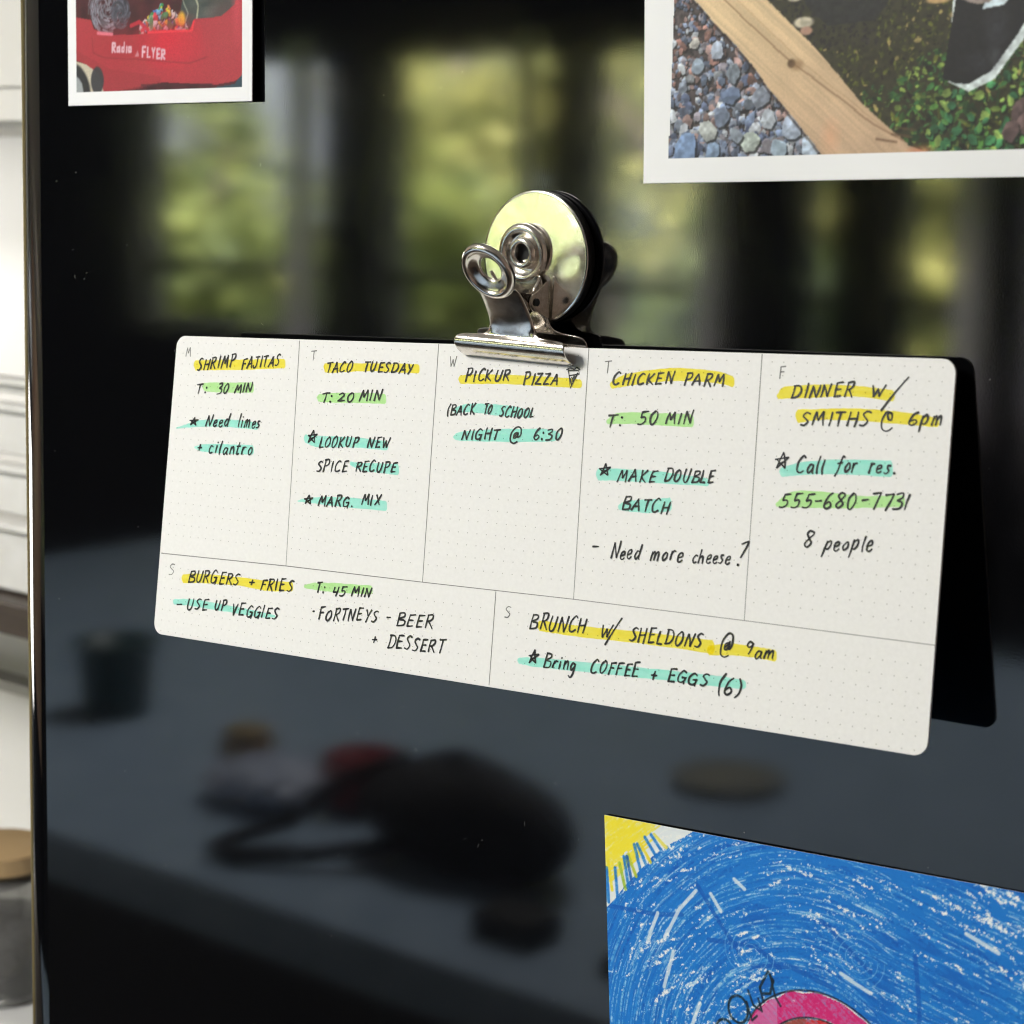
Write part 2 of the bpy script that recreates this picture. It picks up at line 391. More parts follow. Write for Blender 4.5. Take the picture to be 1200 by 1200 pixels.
def paint_wagon():
    """red plastic wagon with bundles inside"""
    W, H = 8.55, 10.8
    c = Canvas(W, H, 44, (.30, .10, .13), 3); R = c.rng
    n = c.noise(.4); n2 = c.noise(.15)
    c.a *= (.6+.5*n)[..., None]
    c.poly([(0, 6.2), (W, 6.6), (W, H), (0, H)], (.42, .45, .36)); c.a[c.Y > 6.4] *= (.6+.7*n2[c.Y > 6.4])[..., None]
    for k in range(240):     # fuzzy grey bundle on the left
        a = R.random()*6.28; r = R.random()**.5; x, y = 1.9+r*.85*np.cos(a), 3.0+r*.8*np.sin(a); g = .34+.28*R.random()
        c.line([(x, y), (x+.22*np.cos(a+1.5), y+.22*np.sin(a+1.5))], .05, (g, g, g*1.08), .8)
    for k in range(200):
        a = R.random()*6.28; r = R.random()**.5; x, y = 2.6+r*.45*np.cos(a), 2.75+r*.45*np.sin(a); g = .16+.25*R.random()
        c.line([(x, y), (x+.15*np.cos(a+1.5), y+.15*np.sin(a+1.5))], .05, (g, g, g*1.15), .8)
    c.poly([(5.3, 2.3), (5.5, 3.1), (5.6, 4.2), (8.1, 4.2), (7.9, 2.75), (7.2, 2.35), (6.1, 2.15)], (.22, .26, .25))
    for k in range(60):
        x, y = 5.7+2.1*R.random(), 2.5+1.6*R.random(); g = .18+.25*R.random(); c.disc(x, y, .22, .16, (g, g*1.06, g), .4, .6)
    c.line([(6.1, 2.3), (6.2, 2.8), (6.05, 3.1), (6.3, 3.6)], .07, (.75, .75, .62), .8); c.line([(5.4, 3.2), (5.75, 2.6), (5.6, 2.3)], .05, (.65, .68, .6), .7)
    pal = [(.86, .92, .95), (.45, .70, .86), (.95, .78, .22), (.2, .55, .32), (.92, .5, .3), (.75, .9, .92), (.3, .42, .7), (.96, .96, .92), (.85, .25, .3)]
    for k in range(170):
        x = 3.6+2.1*R.random(); top = 2.95-abs(x-4.6)*.65
        if top < 2.1: continue
        y = 2.05+(top-2.05)*R.random(); c.rock(x, y, .08+.1*R.random(), pal[R.integers(len(pal))], .7, R.random()*3, 6)
    c.disc(5.45, 2.45, .18, .2, (.95, .80, .2), .9, .3); c.disc(4.05, 2.4, .1, .22, (.2, .55, .3), .9, .3)
    c.line([(3.1, 2.35), (3.5, 2.45), (3.9, 2.2)], .12, (.80, .15, .22), .9)
    # body of the wagon
    body = [(.3, 2.72), (1.15, 2.6), (1.3, 2.32), (2.1, 2.12), (3.8, 2.08), (4.1, 2.2), (5.8, 2.12), (6.0, 2.42), (7.2, 2.45), (7.8, 2.75), (8.15, 4.2), (8.5, 4.2), (8.5, .8), (7.8, .58), (7.0, .50), (4.5, .62), (2.3, .40), (1.75, .35), (1.55, .95), (.9, 1.25), (.3, 1.4)]
    c.poly(body, (.69, .20, .235))
    c.poly([(.3, 1.4), (.9, 1.25), (1.55, .95), (1.75, .35), (3, .4), (4.5, .60), (4.5, .80), (2, 1.1), (.3, 1.75)], (.62, .18, .21), .7)
    for x, y, rx, ry, col, al in [(4.8, 1.85, 1.0, .5, (.86, .12, .20), .9), (5.3, 1.4, .9, .5, (.80, .18, .24), .6), (2.6, 1.75, 1.1, .5, (.66, .16, .19), .6), (7.4, 1.7, .7, .8, (.72, .26, .29), .4), (7.9, 2.8, .15, .8, (.85, .3, .35), .6)]:
        c.disc(x, y, rx, ry, col, al, .9)
    c.line([(1.2, 2.05), (1.25, 1.6), (1.8, 1.45), (5.8, 1.15), (6.6, 1.3)], .04, (.52, .14, .18), .6)
    c.line([(1.5, 2.2), (2.2, 2.14)], .1, (.93, .48, .55), .9); c.line([(3.9, 2.12), (5.9, 2.1), (6.0, 2.35)], .09, (.93, .2, .25), .9)
    c.line([(3.6, .55), (6.8, .50)], .08, (.25, .12, .15), .6)
    c.poly([(7.0, .44), (7.8, .5), (8.2, .85), (8.3, .3), (7, .3)], (.18, .27, .32))
    # wheel
    c.poly([(.3, 1.38), (.9, 1.25), (1.55, .95), (1.8, .3), (.2, .3)], (.80, .76, .66)); c.disc(1.45, .75, .32, .42, (.2, .2, .22), .95, .08)
    c.disc(.15, .35, .95, .95, (.16, .16, .17), 1, .05); c.disc(.15, .35, .62, .62, (.62, .64, .64), 1, .05)
    # raised lettering: RADIO triangle FLYER
    G = {'R': [[(0, 0), (.1, 1), (.7, .95), (.75, .6), (.1, .5), (.7, 0)]], 'a': [[(.6, .55), (.1, .5), (.05, .05), (.6, .1), (.65, .6), (.65, 0)]], 'd': [[(.6, .5), (.1, .5), (.05, .05), (.6, .05), (.7, 1.05)]],
         'i': [[(.2, 0), (.3, .6)]], 'o': [[(.1, .05), (.1, .55), (.6, .55), (.6, .05), (.1, .05)]], 'F': [[(.1, 0), (.2, 1), (.85, 1)], [(.15, .5), (.65, .5)]], 'L': [[(.2, 1), (.1, 0), (.7, 0)]],
         'Y': [[(.1, 1), (.4, .5), (.8, 1)], [(.4, .5), (.35, 0)]], 'E': [[(.8, 1), (.2, 1), (.1, 0), (.75, 0)], [(.15, .5), (.6, .5)]]}
    def word(t, x, y, x1, y1, h):
        ws = [.5 if q == 'i' else 1 for q in t]; tot = sum(ws); u = 0
        for q, wq in zip(t, ws):
            for st in G[q]:
                c.line([(x+(x1-x)*(u+px*.85*(1 if q != 'i' else .6))/tot, y+(y1-y)*u/tot+py*h) for px, py in st], .075, (.90, .74, .78), .95)
            u += wq
    word('Radio', 2.2, 1.60, 3.2, 1.56, .26); word('FLYER', 3.62, 1.42, 4.75, 1.28, .28)
    c.poly([(3.27, 1.44), (3.4, 1.62), (3.5, 1.42)], (.80, .48, .52))
    c.blur(1)
    c.a *= (.93+.12*c.rng.random(c.X.shape))[..., None]
    c.a = c.a*.94+.03
    bd = (c.X < .42) | (c.X > W-.44) | (c.Y < .41) | (c.Y > H-1.6)
    c.a[bd] = (.94, .94, .935)
    return c


def paint_crayon():
    """child's wax crayon drawing; here y is measured DOWN from the top edge while painting, flipped at the end"""
    W, H = 27.9, 21.6
    c = Canvas(W, H, 46, (.97, .97, .96), 11); R = c.rng
    tooth = .35*R.random(c.X.shape)+.65*c.noise(.06)
    tooth = (tooth-tooth.min())/(tooth.max()-tooth.min())
    blue, deep = np.array((.08, .47, .81)), np.array((.03, .34, .71))
    cov = np.zeros(c.X.shape)
    wx = .5*(c.noise(2.5)-.5); wy = .5*(c.noise(2.5)-.5)
    for cx, cy, rc, tc in [(5.6, 5.6, .07, 1.0), (4.2, 7.5, .08, 1.2), (9.5, 12.0, .075, 1.1)]:
        r = np.hypot(c.X-cx+wx, c.Y-cy+wy); th = np.arctan2(c.Y-cy, c.X-cx)+3.2
        cov += c.noise(rc, .16*tc, X=r, Y=th)*.5
    st = c.noise(1.0, .075, X=c.X*.96+c.Y*.25+10, Y=c.Y*.96-c.X*.22+10)
    right = .8*np.clip((c.X-5.5)/2.5, 0, 1)*np.clip(1.4-c.Y*.12, .2, 1)
    cov = cov/1.5*(1-right*.6)+st*right*.6
    big = c.noise(1.1)
    thr = tooth*.66-.13-(big-.5)*.25
    k = np.clip((cov-thr)*5.5+.5, 0, 1)
    k = np.maximum(k, .35*np.clip(1-tooth*1.5, 0, 1))
    c.a = c.a*(1-k[..., None])+blue*k[..., None]
    d2 = np.clip((c.noise(.9)*.6+cov*.6-.62-.25*tooth)*6, 0, 1)*.5
    c.a = c.a*(1-d2[..., None])+deep*d2[..., None]
    wax = np.clip(1.25-tooth*.75, 0, 1)
    rough_wax = np.clip(1.6-tooth*2.2, 0, 1)
    for q in range(1900):        # separate strokes laid along the arcs
        x, y = R.random()*13, R.random()*8; rr = math.hypot(x-5.6, y-6.0); a = math.atan2(y-6.0, x-5.6); sp = (.5+1.1*R.random())/max(rr, 1.2)
        if x > 8: pts = [(x+t_*1.3*sp*3, y+t_*.35*sp*3+.1*t_*t_) for t_ in (-.5, -.2, .1, .5)]
        else: pts = [(5.6+rr*math.cos(a+t_*sp), 6.0+(rr+.15*t_)*math.sin(a+t_*sp)) for t_ in np.linspace(-.5, .5, 6)]
        kind = R.random(); col = ((.90, .95, .98) if q % 2 else (.60, .80, .93)) if kind < .42 else (deep if kind < .7 else blue*np.array((1.3, 1.08, 1.05)))
        c.line(pts, .015+.03*R.random() if kind < .42 else .03+.06*R.random(), col, .7 if kind < .42 else .55, rough_wax)
    def crayon(pts, wd, col, al=.9): c.line(pts, wd, col, al, wax)
    for q in [[(2.9, 1.35), (3.4, 2.0), (4.1, 2.85)], [(3.2, 2.7), (4.6, 2.6), (5.3, 3.0)], [(0, 2.4), (1.6, 2.35), (2.4, 2.2)], [(9.0, 2.0), (9.1, 3.4), (8.9, 4.3)], [(6.5, 1.6), (7.8, 2.6)], [(4.5, 3.1), (5.6, 2.9), (6.8, 3.2)]]:
        crayon(q, .12, deep, .75)
    for q in [[(2.85, 1.5), (2.3, 2.1), (1.85, 2.9)], [(1.65, 2.3), (1.3, 3.1)], [(2.1, 3.2), (1.8, 4.2)], [(3.3, 1.5), (3.6, 1.9)], [(7.0, 2.8), (7.8, 3.1)], [(4.0, 1.0), (4.3, 1.2)], [(10.3, 1.2), (11.1, 1.5)], [(2.9, 4.4), (2.5, 5.3)]]:
        c.line(q, .10, (.93, .95, .96), .8)
    # sun in the corner
    sun = [(0, 0), (2.3, 0), (1.95, .22), (1.55, .45), (1.2, .75), (.85, 1.1), (.5, 1.45), (.25, 1.75), (0, 2.0)]
    c.poly([(x*1.22, y*1.22) for x, y in sun], (.96, .96, .93), .93)
    for q in range(170):
        a = R.random()*1.57; r = R.random()**.6*(1.75-.35*math.sin(2*a)); x, y = r*math.cos(a), r*math.sin(a)*1.02
        c.line([(x-.12, y+.1), (x+.14, y-.1)], .05, (.97, .90, .22), .85, wax)
    c.poly(sun[:1]+[(1.7, 0), (1.15, .42), (.75, .78), (.4, 1.15), (.12, 1.35), (0, 1.6)], (.97, .90, .20), .8, np.clip(1.6-tooth*1.3, 0, 1))
    for x0, y0, x1, y1, col in [(.08, 1.2, .18, 1.95, (.95, .88, .2)), (.45, 1.2, .62, 1.85, (.62, .75, .2)), (.75, .95, .98, 1.45, (.72, .78, .2)), (1.15, .6, 1.45, 1.0, (.95, .86, .2)), (1.6, .28, 1.95, .55, (.93, .88, .3)),
                                (.3, 1.35, .36, 2.2, blue), (.6, 1.0, .72, 1.75, blue), (.7, .98, .85, 1.7, deep), (.95, .65, 1.15, 1.35, blue), (1.05, .62, 1.35, 1.15, blue), (1.3, .4, 1.65, .85, blue), (1.5, .3, 1.85, .7, blue), (.02, 1.4, .06, 2.3, blue)]:
        crayon([(x0, y0), (x1, y1)], .10, col, .95)
    # rainbow coloured arches and looping black letters at the bottom of the visible part
    cx, cy = 6.35, 5.75
    wob = c.noise(.35); hatch = c.noise(.9, .05, X=c.X*.8+c.Y*.6+9, Y=c.Y*.8-c.X*.6+20)
    def ring(r0, r1, col, al=1, a0=0, a1=3.1416):
        rr_ = np.hypot(c.X-cx, c.Y-cy)+.10*(wob-.5)
        m = (rr_ < r1) & (rr_ >= r0) & (c.Y < cy+.3)
        w_ = np.clip(1.45-tooth*.9-.55*(hatch-.3), .1, 1)*al*m
        c.a = c.a*(1-w_[..., None])+np.asarray(col)*w_[..., None]
    ring(0, 2.35, (.95, .93, .93)); ring(1.72, 2.32, (.84, .14, .46)); ring(1.3, 1.68, (.82, .14, .18)); ring(.9, 1.25, (.93, .55, .18)); ring(.4, .85, (.55, .35, .62)); ring(0, .4, (.93, .8, .3))
    w_ = np.clip(1.2-tooth, 0, 1)*(np.hypot(c.X-cx, c.Y-cy) < 2.3)*(c.X < 5.2)*(c.Y < cy)
    c.a = c.a*(1-.6*w_[..., None])+np.array((.82, .68, .82))*.6*w_[..., None]
    w_ = np.clip(1.3-tooth, 0, 1)*(np.hypot(c.X-cx, c.Y-cy) < 1.68)*(np.hypot(c.X-cx, c.Y-cy) > 1.25)*(c.X < 6.0)*(c.Y < cy)
    c.a = c.a*(1-.8*w_[..., None])+np.array((.55, .34, .28))*.8*w_[..., None]
    for rr in (2.37, 1.70, 1.27):
        crayon([(cx+rr*np.cos(a)*(1+.01*np.sin(9*a)), cy-rr*np.sin(a)) for a in np.linspace(.15, 2.6, 40)], .05, (.07, .07, .12), .85)
    bk = (.04, .12, .16)
    crayon([(4.8, 3.95), (4.7, 3.6), (4.95, 3.15), (5.1, 3.35), (5.0, 3.7), (4.75, 3.75)], .07, bk, .95)
    crayon([(5.0, 3.2), (5.15, 3.75), (5.3, 3.95)], .06, bk, .9)
    crayon([(4.35, 3.75), (4.5, 4.1), (4.75, 4.2), (4.65, 3.9)], .06, bk, .95)
    crayon([(4.05+.28*np.cos(a), 4.3+.35*np.sin(a)) for a in np.linspace(0, 6.4, 20)], .07, bk, .95)
    crayon([(4.3, 4.05), (4.45, 4.5), (4.6, 4.35)], .06, bk, .95)
    crayon([(3.65+.27*np.cos(a), 4.95+.3*np.sin(a)) for a in np.linspace(2.5, 8, 20)], .07, bk, .95)
    for cx2, cy2 in [(4.45, 2.75), (7.5, 2.35)]:      # faint scratched spirals
        for r0 in (.18, .33, .5, .68):
            c.line([(cx2+r0*np.cos(a)*(1+.03*a), cy2+r0*np.sin(a)) for a in np.linspace(0, 5.6, 26)], .018, (.55, .75, .92), .7)
    c.a = c.a[::-1]
    return c
# ------------------------------------------------------------------ pen strokes: hand lettering in units of cap height ('~' = drawn as a curve)
GL = {
 'A': (.72, ['0,0 .36,1 .68,0', '.1,.36 .62,.40']), 'B': (.66, ['.08,0 .1,1', '~.08,.97 .5,.98 .55,.72 .15,.52 .62,.42 .62,.08 .05,0']),
 'C': (.62, ['~.6,.88 .38,1 .08,.6 .1,.12 .35,0 .62,.14']), 'D': (.72, ['.1,0 .12,1', '~.02,.97 .5,.95 .7,.55 .5,.1 .05,0']),
 'E': (.60, ['.1,0 .12,.98', '.1,.97 .58,1.02', '.1,.52 .5,.55', '.08,.02 .58,.06']), 'F': (.58, ['.1,0 .13,1', '.1,.98 .6,1.03', '.1,.55 .48,.58']),
 'G': (.68, ['~.62,.85 .38,1 .08,.6 .12,.1 .4,0 .6,.2 .62,.45', '.36,.44 .7,.46', '.62,.44 .6,-.12']), 'H': (.68, ['.08,0 .12,1', '.58,-.05 .64,1', '.08,.50 .66,.54']),
 'I': (.26, ['.12,0 .14,1']), 'J': (.62, ['.12,1 .66,1.02', '~.42,1 .42,.3 .26,-.02 .0,.06 -.04,.28']), 'K': (.66, ['.1,0 .12,1', '.6,1 .12,.45 .64,0']),
 'L': (.56, ['.14,1 .08,.02 .55,.04']), 'M': (.84, ['.04,0 .2,.98 .4,.35 .66,1 .78,0']), 'N': (.70, ['.06,0 .12,.98 .56,.03 .68,1.05']),
 'O': (.66, ['~.4,1 .1,.7 .08,.2 .32,0 .6,.35 .56,.85 .36,1']), 'P': (.60, ['.1,-.05 .13,1', '~.06,.96 .5,1 .58,.72 .4,.5 .1,.46']),
 'R': (.66, ['.08,0 .13,1', '~.06,.96 .5,1 .55,.74 .36,.54 .1,.5', '.26,.5 .66,-.02']), 'S': (.56, ['~.55,.92 .3,1 .1,.78 .3,.52 .48,.3 .3,.02 .02,.06']),
 'T': (.62, ['.0,.96 .64,1.02', '.34,1 .3,0']), 'U': (.66, ['~.1,1 .06,.3 .26,0 .5,.2 .6,1']), 'V': (.62, ['.06,1 .28,0 .6,1']),
 'W': (.86, ['.04,1 .2,0 .42,.7 .58,.02 .84,1.02']), 'X': (.62, ['.04,1 .58,0', '.56,1 .04,0']), 'Y': (.62, ['.06,1 .3,.5', '.6,1 .22,-.1']), 'Z': (.62, ['.04,.95 .58,1 .06,.02 .64,.05']),
 'a': (.52, ['~.46,.52 .2,.58 .05,.25 .2,.02 .42,.3 .46,.55', '~.46,.52 .44,.15 .54,.02']), 'b': (.5, ['.08,1 .08,.02', '~.08,.4 .4,.5 .42,.1 .08,.02']),
 'c': (.44, ['~.42,.5 .2,.56 .05,.25 .2,.02 .42,.1']), 'd': (.52, ['~.44,.5 .2,.55 .05,.25 .2,.02 .42,.25', '~.5,1.02 .44,.5 .42,.1 .5,.0']),
 'e': (.46, ['~.06,.26 .38,.36 .34,.56 .1,.45 .08,.1 .28,.0 .46,.12']), 'f': (.44, ['~.5,.92 .34,1 .24,.7 .2,.1 .08,-.3', '.02,.5 .42,.56']),
 'g': (.5, ['~.42,.5 .2,.56 .06,.3 .2,.06 .42,.4', '~.43,.54 .42,-.1 .26,-.42 .04,-.3']), 'h': (.52, ['.1,1 .06,0', '~.08,.35 .3,.55 .42,.4 .46,.0']),
 'i': (.22, ['.12,.55 .1,.0', '.15,.78 .16,.83']), 'l': (.22, ['~.14,1.02 .08,.4 .14,0']), 'm': (.74, ['.06,.0 .1,.56', '~.08,.3 .26,.56 .34,.45 .34,.02', '~.35,.3 .54,.56 .64,.45 .66,.0']),
 'n': (.5, ['.06,.0 .1,.56', '~.08,.3 .3,.58 .42,.42 .46,.0']), 'o': (.48, ['~.26,.56 .06,.3 .18,.02 .42,.2 .38,.5 .24,.56']),
 'p': (.52, ['.1,.56 .0,-.42', '~.08,.42 .34,.6 .46,.35 .3,.06 .06,.12']), 'r': (.42, ['.08,.0 .1,.56', '~.09,.3 .24,.52 .42,.54']),
 's': (.4, ['~.38,.54 .16,.52 .18,.34 .34,.2 .2,.0 .0,.04']), 't': (.4, ['~.2,.9 .14,.3 .2,.0 .36,.06', '.0,.58 .4,.62']),
 'u': (.5, ['~.08,.55 .06,.12 .26,.02 .42,.3', '~.44,.56 .42,.1 .5,.0']),
 '0': (.6, ['~.36,1 .08,.65 .12,.1 .36,.0 .56,.45 .5,.9 .32,1']), '1': (.3, ['.22,1 .08,0']), '2': (.6, ['~.04,.8 .3,1 .5,.75 .3,.35 .02,.04', '.02,.04 .62,.1']),
 '3': (.56, ['~.02,.92 .4,1 .42,.72 .16,.52 .5,.4 .44,.06 .0,.0']), '4': (.6, ['.1,.95 .04,.4 .56,.44', '.52,1 .44,-.05']), '5': (.58, ['.18,.98 .12,.52', '~.12,.52 .44,.55 .48,.2 .26,.0 .0,.04', '.18,.97 .6,1.02']),
 '6': (.54, ['~.46,1 .18,.75 .04,.2 .26,.0 .5,.2 .34,.42 .08,.28']), '7': (.56, ['.02,.9 .56,.98 .3,-.08']), '8': (.58, ['~.52,.9 .26,1 .1,.8 .3,.52 .48,.24 .28,.0 .06,.2 .28,.5 .52,.78 .52,.9']),
 '9': (.5, ['~.44,.85 .2,1 .06,.72 .24,.55 .42,.8', '~.44,.88 .4,.4 .3,0']), ':': (.3, ['~.1,.08 .14,.08 .14,.12 .1,.12 .1,.08', '~.12,.62 .16,.62 .16,.66 .12,.66 .12,.62']), '.': (.34, ['~.13,.0 .17,.0 .17,.04 .13,.04 .13,.0']),
 '-': (.5, ['.04,.5 .48,.54']), '+': (.55, ['.04,.48 .52,.5', '.3,.86 .26,.1']), '/': (.6, ['.0,.0 .6,1']), '(': (.3, ['~.3,1.08 .06,.6 .1,.1 .22,-.12']), ')': (.3, ['~.04,1.02 .28,.6 .24,.1 .02,-.16']),
 '?': (.5, ['~.02,.86 .36,1 .5,.95 .36,.6 .2,.34', '~.13,.0 .16,.0 .16,.03 .13,.03 .13,.0']), '*': (.7, ['.02,.62 .68,.66 .12,.06 .38,1.02 .56,.0 .06,.64', '.2,.3 .52,.46']),
 '@': (.8, ['~.5,.62 .32,.56 .3,.34 .46,.3 .56,.5 .56,.66', '~.56,.62 .6,.34 .76,.5 .66,.92 .36,1.0 .08,.66 .12,.14 .4,-.04 .66,.06', '.34,.42 .5,.55']),
}


def catmull(p, n=6):
    o = []; q = [p[0]]+p+[p[-1]]
    for i in range(1, len(q)-2):
        for k in range(n):
            t = k/n; a, b, c, d = q[i-1], q[i], q[i+1], q[i+2]
            o.append(tuple(.5*(2*b[j]+(c[j]-a[j])*t+(2*a[j]-5*b[j]+4*c[j]-d[j])*t*t+(3*b[j]-a[j]-3*c[j]+d[j])*t*t*t) for j in (0, 1)))
    o.append(p[-1]); return o


def pen(mb, pts, w, z, taper=.25):
    """flat ribbon along pts with rounded ends and a slightly uneven width"""
    n = len(pts)
    if n < 2: return
    Ls = [0]
    for a, b in zip(pts[:-1], pts[1:]): Ls.append(Ls[-1]+math.hypot(b[0]-a[0], b[1]-a[1]))
    tot = Ls[-1] or 1e-9; vs = []; ph = random.random()*6
    ext = w*.25
    t0 = ((pts[1][0]-pts[0][0]), (pts[1][1]-pts[0][1])); l0 = math.hypot(*t0) or 1e-9
    t1 = ((pts[-1][0]-pts[-2][0]), (pts[-1][1]-pts[-2][1])); l1 = math.hypot(*t1) or 1e-9
    P_ = [(pts[0][0]-t0[0]/l0*ext, pts[0][1]-t0[1]/l0*ext)]+pts+[(pts[-1][0]+t1[0]/l1*ext, pts[-1][1]+t1[1]/l1*ext)]
    LL = [0]+Ls+[tot]; N_ = len(P_)
    for i in range(N_):
        a = P_[max(0, i-1)]; b = P_[min(N_-1, i+1)]; dx, dy = b[0]-a[0], b[1]-a[1]; l = math.hypot(dx, dy) or 1e-9
        s = LL[i]/tot; ww = w/2*(1+.22*math.sin(ph+s*4))*(1-taper*max(0, s-.55))
        if i in (0, N_-1): ww *= .45
        vs += [(P_[i][0]-dy/l*ww, P_[i][1]+dx/l*ww, z), (P_[i][0]+dy/l*ww, P_[i][1]-dx/l*ww, z)]
    mb.add(vs, [(2*i, 2*i+1, 2*i+3, 2*i+2) for i in range(N_-1)])


def write(mb, text, x0, y0, x1, y1, h, w, z, slant=.27, wobble=.06, plain=False):
    """text between two baseline points of the card (centimetres, y down), returned as ribbons in metres"""
    adv = [GL[c][0]+.22 for c in text]; tot = sum(adv)-.22; L_ = math.hypot(x1-x0, y1-y0)
    ux, uy = (x1-x0)/L_, (y1-y0)/L_; k = (L_-slant*h*.5)/tot; u = 0
    for c, a in zip(text, adv):
        jx, jy, js = random.uniform(-1, 1)*wobble, random.uniform(-1, 1)*wobble, 1+random.uniform(-1, 1)*wobble*2
        sl = slant+random.uniform(-1, 1)*wobble
        for st in GL[c][1]:
            cur = st[0] == '~'; pts = [tuple(map(float, q.split(','))) for q in st.lstrip('~').split()]
            if not plain: pts = [(px+random.uniform(-1, 1)*.018, py+random.uniform(-1, 1)*.02) for px, py in pts]
            if cur: pts = catmull(pts)
            runs = [pts] if cur else [[a, b] for a, b in zip(pts[:-1], pts[1:])]
            for q, run in enumerate(runs):
                if not cur and not plain:
                    (ax, ay), (bx, by) = run; bow = random.uniform(-1, 1)*.035
                    run = catmull([run[0], ((ax+bx)/2-(by-ay)*bow, (ay+by)/2+(bx-ax)*bow), run[1]], 3)
                out = []
                for px, py in run:
                    lx = (u+px+jx)*k+py*h*sl*.8; ly = (py*js+jy)*h
                    out.append(((x0+ux*lx)/100, -(y0+uy*lx-ly)/100))
                pen(mb, out, w/100, z, 0 if plain or q < len(runs)-1 else .3)
        u += a
    return mb


